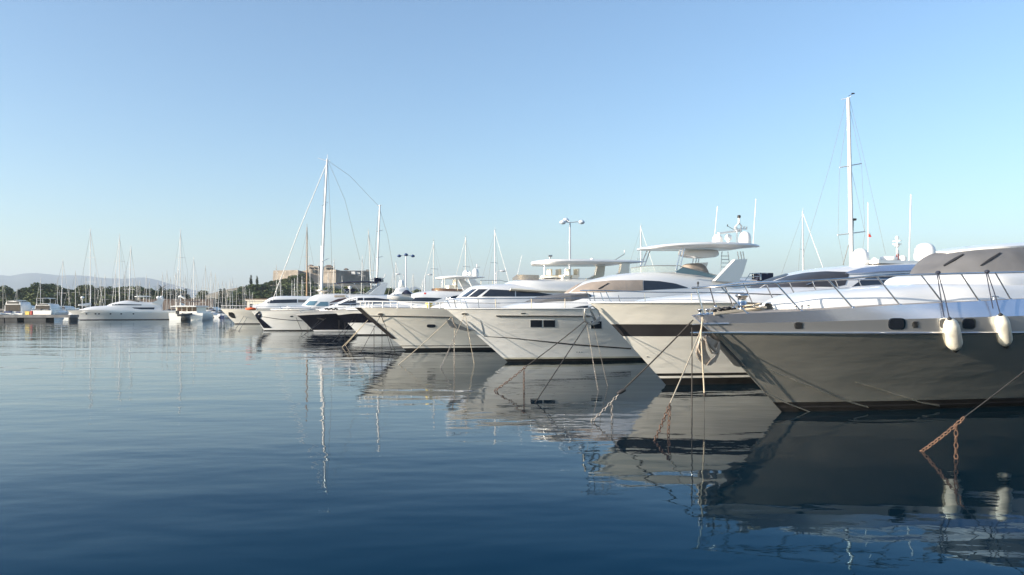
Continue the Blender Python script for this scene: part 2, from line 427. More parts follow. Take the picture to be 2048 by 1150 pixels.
# quay behind the moored yachts (stern side)
mb=MB(); q=[(33,24),(30,36),(22,55),(14,76),(8,92),(-2,108),(-15,128),(-25,150)]
n=len(q); top=[(x,y,1.0) for x,y in q]+[(x+9,y+3.5,1.0) for x,y in q[::-1]]
mb.prism(top,(0,0,-2.5)); o=mb.build('quay','concrete'); tag(o,'concrete quay the yachts back onto','quay',kind='structure')
mb=MB(); mb.box((46,64,.9),(1.5,60,1.4),0,R(-20))
o=mb.build('harbour_wall','brown_wall',loc=(-128,266,0)); o.data.clear_geometry()
mb=MB(); mb.box((0,0,2.6),(26,1.6,5.2)); mb.box((0,-.1,5.3),(26.6,2.0,.25)); o2=mb.build('harbour_wall','brown_wall',loc=(-117,268,0))
bpy.data.objects.remove(o); tag(o2,'long dark brown harbour wall behind the masts left of the fort hill','wall')

# ---------------------------------------------------------------- the stone fort
fort=empty('stone_fort',(-118,520,14)); tag(fort,'old sandy stone fort with angled bastions on the wooded hill','fort')
def F(x,y,d): p=at(x,y,d); return Vector((p.x+118,p.y-520,p.z-14))
def bastion(pts,name,zb=-6,bat=1.5,cord=True,mats='stone'):
    # pts: (x px, y px top, depth) going round; walls battered outwards below
    top=[F(*p) for p in pts]; c=sum(top,Vector())/len(top); mb=MB(); n=len(top)
    bot=[Vector((p.x,p.y,zb))+(Vector((p.x-c.x,p.y-c.y,0)).normalized()*bat) for p in top]
    mb.add(top+bot,[tuple(range(n))]+[(i,i+n,(i+1)%n+n,(i+1)%n) for i in range(n)])
    o=mb.build(name,mats,fort)
    if cord:
        r=MB(); ring=[p+Vector((0,0,-1.6))+(Vector((p.x-c.x,p.y-c.y,0)).normalized()*.15) for p in top]; r.tube(ring+[ring[0]],.22,0,5); r.build('cordon','stone',o)
    return o
bastion([(547,541,520),(596,540,500),(612,545,515),(612,545,545),(560,541,550)],'west_bastion')
bastion([(604,542,512),(622,539,506),(650,540,506),(650,541,540),(610,541,540)],'curtain_wall')
bastion([(616,532,515),(636,532,512),(650,534,515),(650,533,530),(618,533,530)],'gate_tower',cord=False)
b=bastion([(643,541,505),(672,539,492),(690,543,500),(738,541,515),(738,541,550),(650,541,545)],'east_bastion')
bastion([(648,534,506),(668,534,504),(669,534,520),(650,534,520)],'keep',cord=False)
bastion([(688,541,510),(697,541,509),(697,541,516),(689,541,516)],'turret',cord=False)
bastion([(732,539,514),(738,540,514),(738,539,519),(732,539,519)],'corner_turret',cord=False,bat=.3)
for (x,y,d,w) in ((622,532,517,8),(658,532.5,508,11),(692.5,539,512,6)):
    p=F(x,y,d); mb=MB(); mb.box((0,0,.3),(w/FP*d*1.15,5,.4)); h=w/FP*d*.58
    mb.add([(-h,-2.6,.5),(h,-2.6,.5),(h,2.6,.5),(-h,2.6,.5),(-h*.5,0,1.3),(h*.5,0,1.3)],[(0,1,5,4),(2,3,4,5),(1,2,5),(3,0,4)]); q=mb.build('roof','roof_tile',fort,loc=p-Vector((0,0,.4)))
for (x,y,d,w,h) in ((629,543,505.5,2.2,2.0),(707,546,502.5,2.4,1.8),(717,547,506.5,2.4,1.2),(662,537,503.6,1.4,1.4),(655,537,505,1.2,1.2),(621,536,513.2,1,1),(630,536,512.1,1,1),(727,546,510,1,.8)):
    p=F(x,y,d); mb=MB(); mb.box((0,-.2,0),(w,1.6,h)); mb.build('window','glass_dark' if w<2.3 or y<545 else 'canvas_white',fort,loc=p)
mb=MB(); mb.box((0,0,2),(9,6,4)); mb.box((0,0,4.2),(9.8,6.8,.5),0)
hs=mb.build('shore_house','cream',loc=(-98,300,1)); tag(hs,'low cream house on the shore below the fort wood','house')
for k in range(3): w_=MB(); w_.box((-2.8+2.8*k,-3.02,2),(1.1,.1,1.6)); w_.build('window','glass_dark',hs)
pass; r_=MB(); r_.box((0,0,4.62),(10,7,.35)); r_.build('roof','roof_tile',hs)

# ---------------------------------------------------------------- trees
def leaf_cloud(blobs,n,size,seed):
    rnd=random.Random(seed); mb=MB(); tot=sum(b[3]*b[4]*b[5] for b in blobs)
    for (x,y,z,a,b,c) in blobs:
        k=int(n*(a*b*c)/tot)
        for i in range(k):
            while True:
                p=Vector((rnd.uniform(-1,1),rnd.uniform(-1,1),rnd.uniform(-1,1)))
                if .45<p.length<1.05: break
            c0=Vector((x+p.x*a,y+p.y*b,z+p.z*c))
            t=Vector((rnd.uniform(-1,1),rnd.uniform(-1,1),rnd.uniform(-.6,.6))).normalized(); u=t.cross(Vector((rnd.uniform(-1,1),rnd.uniform(-1,1),rnd.uniform(-1,1)))).normalized()
            s=size*rnd.uniform(.5,1.3); mb.add([c0-t*s-u*s*.6,c0+t*s*.9-u*s*.5,c0+t*s+u*s*.6,c0-t*s*.8+u*s*.5],[(0,1,2,3)],0 if rnd.random()<.72 else 1)
    return mb
def make_tree(name,kind,seed,cat):
    rnd=random.Random(seed); t=empty(name,(0,0,-500)); tk=MB(); bl=[]
    if kind=='round':
        H=10; top=6
        for k in range(9):
            a=rnd.uniform(0,6.28); r=rnd.uniform(.6,3.2); bl.append((r*math.cos(a),r*math.sin(a),rnd.uniform(3.6,8.6)-r*.35,rnd.uniform(1.3,2.2),rnd.uniform(1.3,2.2),rnd.uniform(1.0,1.6)))
        mats=['leaf_a','leaf_b'] if seed%2 else ['leaf_b','leaf_d']; n=1500; sz=.33
    elif kind=='pine':
        for k in range(10):
            a=rnd.uniform(0,6.28); r=rnd.uniform(.3,3.6); bl.append((r*math.cos(a)*.8,r*math.sin(a)*.8,rnd.uniform(5.6,8.8)-r*.3,rnd.uniform(1.4,2.1),rnd.uniform(1.4,2.1),rnd.uniform(.9,1.3)))
        top=7; mats=['leaf_a','leaf_c']; n=1400; sz=.3
    elif kind=='cypress':
        for k in range(9): bl.append((rnd.uniform(-.2,.2),rnd.uniform(-.2,.2),1.2+k*1.05,1.15*(1-abs(k-3)/9),1.15*(1-abs(k-3)/9),.9))
        top=5; mats=['leaf_c','leaf_c']; n=1300; sz=.22
    elif kind=='bush':
        for k in range(6):
            a=rnd.uniform(0,6.28); r=rnd.uniform(.5,3); bl.append((r*math.cos(a),r*math.sin(a),rnd.uniform(1.5,4.5),rnd.uniform(1.4,2.2),rnd.uniform(1.4,2.2),rnd.uniform(1.1,1.7)))
        top=3; mats=['leaf_b','leaf_a']; n=1200; sz=.33
    c=leaf_cloud(bl,n,sz,seed); c.build('crown',mats,t)
    tk.tube([(0,0,-1.5),(.1,0,top*.4),(0,.15,top)],[.32,.25,.13],0,7)
    for b in bl[:6]: 
        if kind!='cypress': tk.tube([(0,.05,top*.55),((b[0])*.5,b[1]*.5,(top*.6+b[2])/2),(b[0]*.9,b[1]*.9,b[2])],[.13,.09,.04],0,5)
    tk.build('trunk','bark',t); t['category']=cat
    return t
PR={}
for nm,kd,k in (('leafy_tree','round',3),('pine_tree','pine',3),('cypress_tree','cypress',1),('leafy_bush','bush',2)):
    PR[kd]=[make_tree(nm,kd,11+7*j+len(nm),{'round':'tree','pine':'pine tree','cypress':'cypress','bush':'bush'}[kd]) for j in range(k)]
used=set()
def tree(kind,x,ytop,d,label,group,wid=1.0,zb=None):
    p=at(x,ytop,d); zb=zb if zb is not None else (hillz(p.x,d) if d>272 else 1.0)
    nat={'round':9.6,'pine':9.6,'cypress':11.2,'bush':6.0}[kind]; s=max(.35,(p.z-zb)/nat)
    k=random.randrange(len(PR[kind])); src=PR[kind][k]
    if (kind,k) in used: t=copy_tree(src)
    else: t=src; used.add((kind,k))
    t.location=(p.x,d,zb-.3); t.scale=(s*wid,s*wid,s); t.rotation_euler=(0,0,random.uniform(0,6.28))
    tag(t,label,None,group); return t
ORD=['first','second','third','fourth','fifth','sixth','seventh','eighth','ninth','tenth','eleventh','twelfth','thirteenth','fourteenth','fifteenth','sixteenth','seventeenth','eighteenth','nineteenth','twentieth','twenty-first','twenty-second','twenty-third','twenty-fourth','twenty-fifth','twenty-sixth']
belt=[(-14,574,'pine'),(4,569,'round'),(15,572,'round'),(27,582,'bush'),(40,583,'round'),(54,580,'bush'),(67,568,'round'),(82,563,'round'),(97,563,'round'),(111,565,'round'),(124,571,'round'),(136,579,'bush'),(148,576,'round'),(160,567,'round'),(173,565,'round'),(186,570,'round'),(199,571,'round'),(212,574,'pine'),(226,571,'round'),(240,574,'round'),(254,569,'round'),(267,570,'round'),(281,570,'round'),(295,573,'round'),(307,578,'round')]
for i,(x,y,k) in enumerate(belt):
    tree(k,x,y,random.uniform(318,350),'green %s behind the left marina, %s from the left of the shore tree belt'%('bush' if k=='bush' else 'tree',ORD[i]),'trees along the left shore',1.25,zb=1.5)
front=[(2,588),(22,592),(48,590),(75,582),(92,580),(118,584),(142,588),(168,584),(205,587),(235,585),(262,584),(290,586)]
for i,(x,y) in enumerate(front):
    tree('bush',x,y,300+6*(i%3),'low green bush in front of the shore trees, %s from the left'%ORD[i],'bushes along the left shore',1.5,zb=1.3)
mid=[(322,585,'round'),(334,576,'pine'),(345,574,'pine'),(357,577,'pine'),(368,588,'round'),(399,577,'round'),(416,592,'bush')]
for i,(x,y,k) in enumerate(mid): tree(k,x,y,320+5*i,'dark tree among the masts between far white yacht and fort hill, %s from the left'%ORD[i],'dark trees behind the masts',1.2,zb=1.3)
for i,(x,y) in enumerate(((371,573),(441,573),(449,572),(502,547),(514,549))):
    tree('cypress',x,y,[330,335,335,470,470][i],['thin dark cypress right of the palm','left cypress of a pair behind the harbour wall','right cypress of a pair behind the harbour wall','taller slim dark cypress on the left slope of fort hill','shorter slim dark cypress on the left slope of fort hill'][i],'cypresses',1.25)
# the wood on the fort hill, three loose rows
rows3=[('upper',[(527,566,'round'),(541,561,'round'),(553,558,'round'),(565,556,'round'),(578,554,'round'),(590,548,'round'),(602,546,'round'),(613,551,'round'),(626,560,'pine'),(522,572,'round'),(632,566,'round'),(645,566,'round')],470),
 ('middle',[(464,584,'round'),(476,577,'pine'),(489,569,'pine'),(500,565,'pine'),(512,564,'pine'),(523,570,'round'),(536,567,'round'),(550,567,'pine'),(563,566,'round'),(577,563,'round'),(590,562,'pine'),(604,563,'round'),(618,568,'round'),(640,573,'bush'),(660,577,'round'),(680,580,'bush')],420),
 ('lower',[(605,566,'round'),(616,572,'round'),(634,577,'bush'),(652,574,'round'),(668,571,'round'),(688,573,'bush'),(706,571,'round'),(724,573,'bush'),(742,572,'round'),(455,592,'bush'),(468,588,'round'),(482,584,'round'),(497,580,'round'),(511,578,'pine'),(525,580,'round'),(540,580,'round'),(556,579,'round'),(572,578,'bush'),(588,580,'round'),(604,580,'round'),(620,583,'bush'),(640,585,'round'),(660,586,'bush')],350)]
for nm,ls,d in rows3:
    for i,(x,y,k) in enumerate(sorted(ls)):
        tree(k,x,y,d+random.uniform(-12,12),'green tree on the fort hill, %s from the left in the %s row'%(ORD[i],nm),'trees on the fort hill',1.5,zb=hillz(at(x,y,d).x,d)-3)
for i,(x,y) in enumerate(((762,577),(774,574),(786,576),(826,579),(838,577),(848,581))):
    tree('round',x,y,340,'dark tree low on the horizon right of the fort, %s from the left'%ORD[i],'trees right of the fort',1.3,zb=1.2)
# palm
pt=empty('palm_tree',at(323,612,300)-Vector((0,0,2))); tag(pt,'palm with drooping fronds behind the far white yacht','palm tree')
mb=MB(); mb.tube([(0,0,0),(.2,0,4),(.1,0,9)],[.3,.22,.2],0,7); mb.build('trunk','bark',pt)
mb=MB()
for k in range(26):
    a=k*2.4; e=.9-.07*k; pts=[]
    for j in range(6):
        r=j*.62; pts.append(Vector((r*math.cos(a),r*math.sin(a),9.1+r*e-.16*r*r)))
    for j in range(5):
        w=.35*(1-j/6); sd_=Vector((-math.sin(a),math.cos(a),0))*w
        mb.add([pts[j]-sd_,pts[j]+sd_-Vector((0,0,.1)),pts[j+1]+sd_*.8,pts[j+1]-sd_*.8],[(0,1,2,3)])
mb.build('crown','leaf_c',pt)
for k_,l_ in PR.items():
    for i_,t_ in enumerate(l_):
        if (k_,i_) not in used:
            for ch in list(t_.children): bpy.data.objects.remove(ch)
            bpy.data.objects.remove(t_)
# ---------------------------------------------------------------- the row of moored yachts
def hline(B,w,u0,u1,n=24,off=.01,side=1):
    return [(u0+(u1-u0)*i/n, -side*(B.half(u0+(u1-u0)*i/n,w)+off), B.zz(u0+(u1-u0)*i/n,w)) for i in range(n+1)]
def railing(B,port,star,top_port,top_star,name='bow_rail',r=.018,mid=None,mats='steel',inset=.08):
    """port/star: stanchions ((x,y) foot,(x,y) head); the top rail runs through the listed points"""
    o=MB(); tp=[B.S(x,y,1,1,inset) for x,y in top_port]; ts=[B.S(x,y,-1,1,inset) for x,y in top_star]
    o.tube((tp[::-1]+ts) if ts else tp,r*1.25,0,7); rail=o.build(name,mats,B.root)
    for lst,sd in ((port,1),(star,-1)):
        for f,h in lst:
            m=MB(); a=B.S(f[0],f[1],sd,1,inset); b=B.S(h[0],h[1],sd,1,inset); a.z=max(a.z-.03,B.zs(a.x)-.02); m.tube([a,b],r,0,6); m.lathe(a,[(r*2.2,0),(r*2,.03),(r,.05)],8); m.build('stanchion',mats,rail)
    if mid:
        m=MB()
        for ln in mid: m.tube([B.S(x,y,1,1,inset) for x,y in ln],r*.7,0,6)
        m.build('middle_rail',mats,rail)
    return rail
def anchor(B,c,s,name='anchor',mats='anchor_metal',v=.0,rot=0):
    """a plough anchor tucked under the bow; c = (u,z) of the crown"""
    u,z=c; mb=MB(); ca,sa=math.cos(rot),math.sin(rot)
    T=lambda x,y,zz: (u+(x*ca-zz*sa)*s, -v+y*s, z+(x*sa+zz*ca)*s)
    mb.tube([T(.55,0,.75),T(.2,0,.35),T(0,0,.0)],[.05*s,.07*s,.06*s],0,6)
    for sd in (1,-1):
        rows=[]
        for i in range(7):
            t=i/6; rows.append([T(-.42+.75*t,sd*.04,-.32-.12*math.sin(math.pi*t)),T(-.45+.8*t,sd*(.2+.26*math.sin(math.pi*t)),.05-.22*math.sin(math.pi*t)),T(-.42+.8*t,sd*(.22+.30*math.sin(math.pi*t)),.09-.2*math.sin(math.pi*t))])
        mb.grid(rows,0,True); mb.grid([[(a[0]+.02,a[1],a[2]+.035) for a in r] for r in rows],0,True)
    return mb.build(name,mats,B.root)

# ===== 1. silver yacht, nearest
B1=Boat('motor_yacht',(1383,631),(1563,823.5),25.5,6.0,22,'silver motor yacht with grey windscreen cover, nearest on the right','yacht','yachts moored side by side')
s1=[(0,2.75),(2.4,2.86),(5.1,3.03),(9.35,3.21),(14,3.30),(25.5,3.2)]
B1.hull(lambda u:lerp(s1,u),lambda u:lerp([(0,2.28),(9,2.26),(25,2.2)],u),wk=.8,Bk=((0,.88),(.4,.95),(.8,1.0),(.9,.99),(1,.90)),Lent=(.72,.42),p=(1.9,2.35),e=.92,q=1.0,
  strips=[(-.15,.045,1,2),(.045,.058,3,1),(.058,.10,1,1),(.10,.8,0,12),(.8,.9,4,3),(.9,1,2,3)],mats=['silver_low','boot_black','silver_sky_tint','band_dark','silver_mid'],deck='deck_grey')
m=MB(); m.tube(hline(B1,.8,.0,25,60,.02)[::-1]+hline(B1,.8,0,25,60,.02,-1),.028,0,6); m.tube(hline(B1,.79,.0,25,60,.015),.012,0,5); m.build('rub_rail','steel',B1.root)
m=MB(); m.tube(hline(B1,.895,.02,.9,10,.03),.016,0,6); m.build('bow_strip','steel',B1.root)
o,bv=B1.loft([(1545,606,2.75,.7,.5),(1590,589,2.8,1.2,.5),(1640,581,2.9,1.45,.5),(1700,576,3.0,1.75,.45),(1770,570,3.0,1.95,.45),(1800,568,3.0,2.15,.4),(1835,567,3.0,2.3,.35),(1880,566,3.0,2.35,.32),(2048,563,3.0,2.4,.3),(2200,560,3.0,2.4,.3)],'coachroof','gelcoat',tum=.12)
B1.loft([(1800,567,3.3,.6,.5),(1822,557,3.3,1.1,.45),(1845,549.5,3.3,1.55,.4),(1875,547,3.3,1.9,.35),(1915,546,3.3,2.08,.3),(2048,543,3.3,2.15,.28),(2260,541,3.3,2.15,.28)],'cockpit_coaming','gelcoat',tum=.06)
m=MB(); K=[B1.P(x,y,.1) for x,y in ((1534,603),(1545,597),(1600,593),(1700,592),(1738,596))]
rows=[]
for i in range(15):
    t=i/14; u=K[0].x+(K[-1].x-K[0].x)*t; zc=2.80+.30*(math.sin(math.pi*min(1,t*3)/2) if t<.33 else 1)*(1 if t<.9 else 1-.5*((t-.9)/.1)**2)
    zc=B1.Z(u,.9,lerp([(0,606),(.12,598),(.3,594),(.6,592),(.92,593),(1,600)],t)); hw=.25+.95*min(1,t*2.2)**.6
    rows.append([(u,-hw*a-.15,2.72+(zc-2.72)*(1-abs(a)**5)) for a in (-1,-.97,-.85,-.5,0,.5,.85,.97,1)])
m.grid(rows,0,True); m.build('sun_pad','canvas_white',B1.root)
o,bw=B1.loft([(1840,549,3.75,.35,.55),(1862,531,3.8,.9,.5),(1893,508,3.85,1.35,.48),(1925,498.5,3.85,1.7,.45),(1960,493.5,3.85,1.92,.42),(2048,487,3.85,2.02,.42),(2150,484,3.85,2.05,.42),(2260,484,3.85,2.05,.42)],'windscreen_cover','canvas_grey',tum=.22)
if 0:
  m=MB()
  bt=[(1882,506),(1895,500),(1960,491),(2048,486.5),(2150,484)]; P_=[B1.P(x,y,.0) for x,y in bt]
B1.panel(bw,[(1893,504),(1925,498),(1960,493.5),(2048,487.8)],[(1893,507),(1925,502.5),(1960,499),(2048,494)],'roof','gelcoat',n=24,m=3,off=.05,mirror=True)
if 0:
  for p in catmull([tuple(p) for p in P_],5):
    rows.append([(p[0],a*1.75,p[2]-.28*a*a+ (.07 if abs(a)<.99 else -.02)) for a in (-1,-.98,-.6,-.2,.2,.6,.98,1)])
for x0,y0,x1,y1 in ((1887,532,1927,510),(1960,531,2000,507)):
    B1.panel(bw,[(x0,y0),((x0+x1)/2,(y0+y1)/2-2),(x1,y1-1)],[(x0+2,y0+1),((x0+x1)/2+3,(y0+y1)/2+1),(x1,y1+1)],'wiper','rubber',n=8,m=2,off=.04)
hb=B1.bvh
for (a,b,c,d) in ((1776,1811,636,659),(1877,1903,636,658),(1924,1951,636,658)):
    t,bb=rr(a,b,c,d); f=B1.panel(hb,t,bb,'porthole','steel',n=13,m=3,off=.012)
    t,bb=rr(a+1.8,b-3.2,c+1.6,d-1.6); B1.panel(hb,t,bb,'pane','glass_dark',n=13,m=3,off=.02,parent=f)
for (a,b,c,d) in ((1588,1606,643.5,658),(1824,1837,642,656)):
    t,bb=rr(a,b,c,d,13,2.6); f=B1.panel(hb,t,bb,'vent_grille','steel_dull',n=13,m=3,off=.006)
    mm=MB()
    for k in range(5):
        y=c+2.5+k*(d-c-5)/4; pts=[B1.cast(hb,x,y) for x in (a+4-abs(k-2),b-4+abs(k-2))]; mm.tube([q+n_*.012 if n_.dot(B1.cam-q)>0 else q-n_*.012 for q,n_ in pts],.011,0,4)
    mm.build('slot','rubber',f)
for top in ([(1534,737),(1560,749),(1620,772),(1685,798),(1735,812)],[(1712,764),(1760,779),(1845,804),(1878,809)],[(1533,786),(1570,803),(1620,822)]):
    B1.panel(hb,top,[(x,y+1.3+1.2*i/len(top)) for i,(x,y) in enumerate(top)],'spray_rail','silver_low',n=22,m=1,off=.04)
def zz(l): return [(1350+x/2.934,460+y/2.934) for x,y in l]
ps=[zz(p) for p in (((168,490),(128,340)),((425,492),(272,335)),((743,473),(590,310)),((1045,452),(897,290)),((1322,437),(1183,270)),((1575,425),(1443,262)),((1785,412),(1677,255)),((1972,405),(1880,252)))]
ss=[zz(p) for p in (((237,445),(205,335)),((345,450),(292,325)),((462,440),(403,310)),((577,402),(535,318)),((705,378),(668,305)),((832,357),(802,297)),((960,340),(938,290)),((1095,332),(1075,290)))]
R1=railing(B1,ps,ss,zz([(100,340),(400,325),(700,302),(1000,285),(1200,268),(1443,262),(1700,255),(2048,247),(2300,243)]),zz([(205,333),(400,308),(700,300),(1000,291),(1300,290)]),r=.021)
def anchor_px(B,flukes,shank,v=.0,mats='anchor_metal',name='anchor',th=.05):
    m=MB()
    for poly,v0,v1 in flukes:
        m.prism([B.P(x,y,(v0+v1)/2) for x,y in poly],(.0,.05,0)); continue
        k=len(poly)//2; rows=[[B.P(x,y,v0) for x,y in poly[:k]],[B.P(x,y,(v0+v1)/2)+Vector((.03,0,0)) for x,y in [((a[0]+b[0])/2,(a[1]+b[1])/2) for a,b in zip(poly[:k],poly[::-1][:k])]],[B.P(x,y,v1) for x,y in poly[::-1][:k]]]
        m.grid(rows,0,True); m.grid([[q+Vector((.04,0,.02)) for q in r] for r in rows],0,True)
    m.tube([B.P(x,y,v) for x,y in shank],th,0,8); return m.build(name,mats,B.root)
anchor_px(B1,[([(1404,676),(1398,683),(1394,694),(1393,706),(1397,717),(1404,725),(1415,731),(1422,726),(1421,717),(1416,709),(1412,700),(1411,690),(1410,682)],.02,.30),
 ([(1440,687),(1440,700),(1437,713),(1430,724),(1421,731),(1414,731),(1420,722),(1429,714),(1434,704),(1437,688)],.35,.10)],[(1410,672),(1414,680),(1421,692),(1431,702),(1436,708)],v=.2)
m=MB(); m.tube([B1.P(1412,680,.24),B1.P(1416,694,.24),B1.P(1424,706,.24),B1.P(1433,706,.24)],.03); m.build('anchor_bow','anchor_metal',B1.root)
m=MB()
for sd in (1,-1): m.prism([B1.P(1399,664,sd*.1),B1.P(1439,684,sd*.1),B1.P(1428,703,sd*.1),B1.P(1419,690,sd*.1)],(0,.015,0))
m.tube([B1.P(1402,668,.12),B1.P(1396,695,.2),B1.P(1410,726,.1)],.03); m.tube([B1.P(1438,684,.14),B1.P(1436,708,.2),B1.P(1429,724,.1)],.03)
m.build('anchor_bracket','anchor_metal',B1.root)
m=MB(); rows=[]
for i in range(13):      # curved stem shoe below the anchor
    t=i/12; u=B1.u0(.80-.33*t); z=B1.zz(u,.80-.33*t); w=.16+.10*t; rows.append([(u-.02,-w,z),(u-.07,0,z-.02),(u-.02,w,z)])
m.grid(rows,0,True); m.build('stem_plate','steel_dull',B1.root)
def cleat(B,u,v,z,s=.16,name='cleat'):
    m=MB(); m.tube([(u-s,-v,z+.09),(u,-v,z+.11),(u+s,-v,z+.09)],.018,0,6); m.tube([(u-.06,-v,z),(u-.05,-v,z+.1)],.016); m.tube([(u+.06,-v,z),(u+.05,-v,z+.1)],.016); return m.build(name,'steel',B.root)
def bollard(B,p,s=1.0,name='bollard'):
    m=MB(); m.lathe(p,[(.075*s,0),(.06*s,.02*s),(.045*s,.06*s),(.05*s,.13*s),(.085*s,.15*s),(.08*s,.18*s),(0,.19*s)],12); return m.build(name,'steel',B.root)
for (x,y) in ((1400,633),(1415,631),(1424,631)): q=B1.P(x,y,.12); q.z=B1.zs(q.x); bollard(B1,q,.85)
for (x,y) in ((1592,618),(1604,617),(1617,616)): q=B1.S(x,y,1,1,.16); bollard(B1,q,.5)
q=B1.S(1990,597,1,1,.15); cleat(B1,q.x,-q.y,B1.zs(q.x),.14)
q=B1.P(1484,617,.05); q.z=B1.zs(q.x)
m=MB(); m.lathe(q,[(.24,0),(.24,.04),(.13,.07),(.12,.16),(.2,.18),(.2,.21),(.12,.23),(.115,.40),(.17,.44),(.19,.47),(.16,.50),(0,.5)],18); m.build('capstan','steel',B1.root)
m=MB(); rnd=random.Random(3)
for i in range(16): 
    p=B1.P(1428+i*2.6,626-i*.35,.0); m.ell((p.x+rnd.uniform(-.04,.04),p.y+rnd.uniform(-.12,.12),B1.zs(p.x)+.05+rnd.uniform(0,.09)),(.07,.06,.05),0,7,5)
m.build('windlass_chain','rubber',B1.root)
m=MB()
for k in range(4):
    m.tube([tuple(B1.P(x,y+k*1.2,.25+.05*k)) for x,y in ((1428,626),(1450,623),(1475,620),(1500,618.5),(1520,615),(1533,612.5))],.022,0,6)
q=B1.P(1506,618,.3)
m.tube([(q.x+.22*math.cos(a*.5),q.y+.22*math.sin(a*.5),B1.zs(q.x)+.03+.008*a) for a in range(30)],.022,0,6)
o=m.build('mooring_rope_coil','rope_cream'); o.matrix_world=B1.M; tag(o,'cream mooring rope coiled on the silver yacht foredeck','rope')
# fenders of the silver yacht
def fender(x,y0,y1,w,rail,second,label,tilt):
    c=B1.S((x[0]+x[1])/2,(y0+y1)/2,1,.8,-.16); t=B1.S(x[0],y0,1,.9,-.14); bt=B1.S(x[1],y1,1,.6,-.14); d=(t-bt); L=d.length
    root=empty('boat_fender',B1.M@bt); root.rotation_euler=(0,0,0); tag(root,label,'fender','fenders on the silver yacht')
    ax=(B1.M.to_3x3()@d).normalized(); r=w/2/FP*(B1.M@bt).y
    m=MB(); pr=[(.05,-.04),(.08,0)]+[(r*(.45+.55*math.sin(math.pi/2*min(1,i/4))),L*.02+L*.2*(i/4)) for i in range(5)]+[(r*1.02,L*.5),(r,L*.72),(r*.86,L*.85),(r*.55,L*.95),(.06,L)]
    m.lathe((0,0,0),pr,20,0,ax); m.build('body','fender_white',root)
    m=MB(); m.lathe(tuple(-ax*.09),[(.03,-.03),(.06,0),(.09,.08),(.10,.12)],12,0,ax); m.lathe(tuple(ax*(L*.98)),[(.07,0),(.05,.05),(.02,.09)],10,0,ax); m.build('end_cap','rubber',root)
    M=root.matrix_world if False else Matrix.Translation(B1.M@bt).inverted()@B1.M
    R_=B1.S(rail[0],rail[1],1,1,.08); m=MB()
    tp=M@t; rl=M@R_; m.tube([rl,rl.lerp(tp,.5)+Vector((.02,0,0)),tp],.014,0,6)
    q=B1.S(second[0],second[1],1,.88,-.02); m.tube([rl+Vector((-.03,0,0)),M@q],.014,0,6)
    m.ell(tuple(rl),(.07,.07,.05),0,8,6); m.build('hanging_rope','rope_navy',root)
fender((1899,1911),638,698,30,(1876,545),(1888,634),'clean white boat fender hanging in front of the silver yacht portholes',0)
fender((2001,2012),630,690,27,(1974,543),(1986,617),'stained white boat fender on the far right of the silver yacht side',0)

# ===== the next yacht on the right: only its reflection and its mooring line reach the picture
B0=Boat('motor_yacht',(2157,634),(2395,945),22,5.6,22,'white yacht bow just outside the right edge, mirrored in the silver hull','yacht','yachts moored side by side')
B0.hull(lambda u:B0.ztip,wk=.8,Bk=((0,.76),(.4,.86),(.8,.98),(1,1.0)),Lent=(.58,.38),p=(1.8,2.2),strips=[(-.15,.06,1,2),(.06,1,0,12)],mats=['hull_cream','boot_black'])
B0.loft([(1.5,2.6,3.0,.8,.5),(4,2.6,3.4,1.7,.5),(7,2.6,3.8,2.1,.45),(9,2.6,5.0,2.1,.45),(16,2.6,5.2,2.2,.45),(19,2.6,4.0,2.2,.45)],'deckhouse','gelcoat',raw=True)

# ===== 2. white yacht with dark band
B2=Boat('motor_yacht',(1178,605),(1332,770),25,5.9,22,'white motor yacht with dark band below the bulwark and two large radomes','yacht','yachts moored side by side')
z2=B2.ztip
B2.hull(lambda u:z2-.0*u,wk=.8,Bk=((0,.72),(.4,.84),(.8,.97),(1,1.0)),Lent=(.58,.40),p=(1.8,2.2),q=.94,
  strips=[(-.15,.085,1,2),(.085,.112,0,1),(.112,.145,1,1),(.145,.60,0,9),(.60,.745,2,3),(.745,1,0,5)],mats=['hull_cream','boot_black','band_dark'])
m=MB(); m.tube(hline(B2,1,0,24,50,.0)[::-1]+hline(B2,1,0,24,50,.0,-1),.035,0,6); m.build('bulwark_cap','gelcoat',B2.root)
o,bv=B2.loft([(1262,607,2.9,.5,.5),(1300,597,2.9,1.0,.5),(1345,592,2.9,1.5,.45),(1400,587,2.9,1.8,.45),(1450,582,2.9,2.0,.4),(1490,578,2.9,2.1,.4),(1525,575,2.9,2.15,.4),(1600,572,2.9,2.2,.4),(1760,572,2.9,2.2,.4),(1950,572,2.9,2.2,.4)],'coachroof','gelcoat',tum=.1)
t,b=rr(1293,1297,712.5,714.5,7,2); B2.panel(B2.bvh,t,b,'drain','steel_dull',n=7,m=1,off=.015)
B2.panel(bv,[(1430,585.5),(1500,587),(1570,589),(1640,588)],[(1430,586.8),(1500,588.6),(1570,590.6),(1640,590)],'gap_line','band_dark',n=18,m=1)
m=MB(); rows=[]
for i in range(13):
    t=i/12; u=2.6+4.0*t; h=.18*math.sin(math.pi*t)**.4 if 0<t<1 else 0; hw=.3+.9*min(1,t*1.6)
    rows.append([(u,-hw*a-.5,z2-.02+h*(1-abs(a)**4)) for a in (-1,-.95,-.6,0,.6,.95,1)])
m.grid(rows,0,True); m.build('sun_pad','canvas_white',B2.root)
o,bv=B2.loft([(1512,581,3.2,1.2,.6),(1530,570,3.3,1.5,.6),(1560,557,3.3,1.75,.55),(1600,545,3.3,1.9,.5),(1640,537,3.3,2.0,.5),(1690,532,3.3,2.05,.45),(1760,529,3.3,2.1,.45),(1850,526,3.3,2.1,.45),(1950,528,3.3,2.1,.45),(2040,540,3.3,2.0,.45)],'deckhouse','gelcoat',tum=.16)
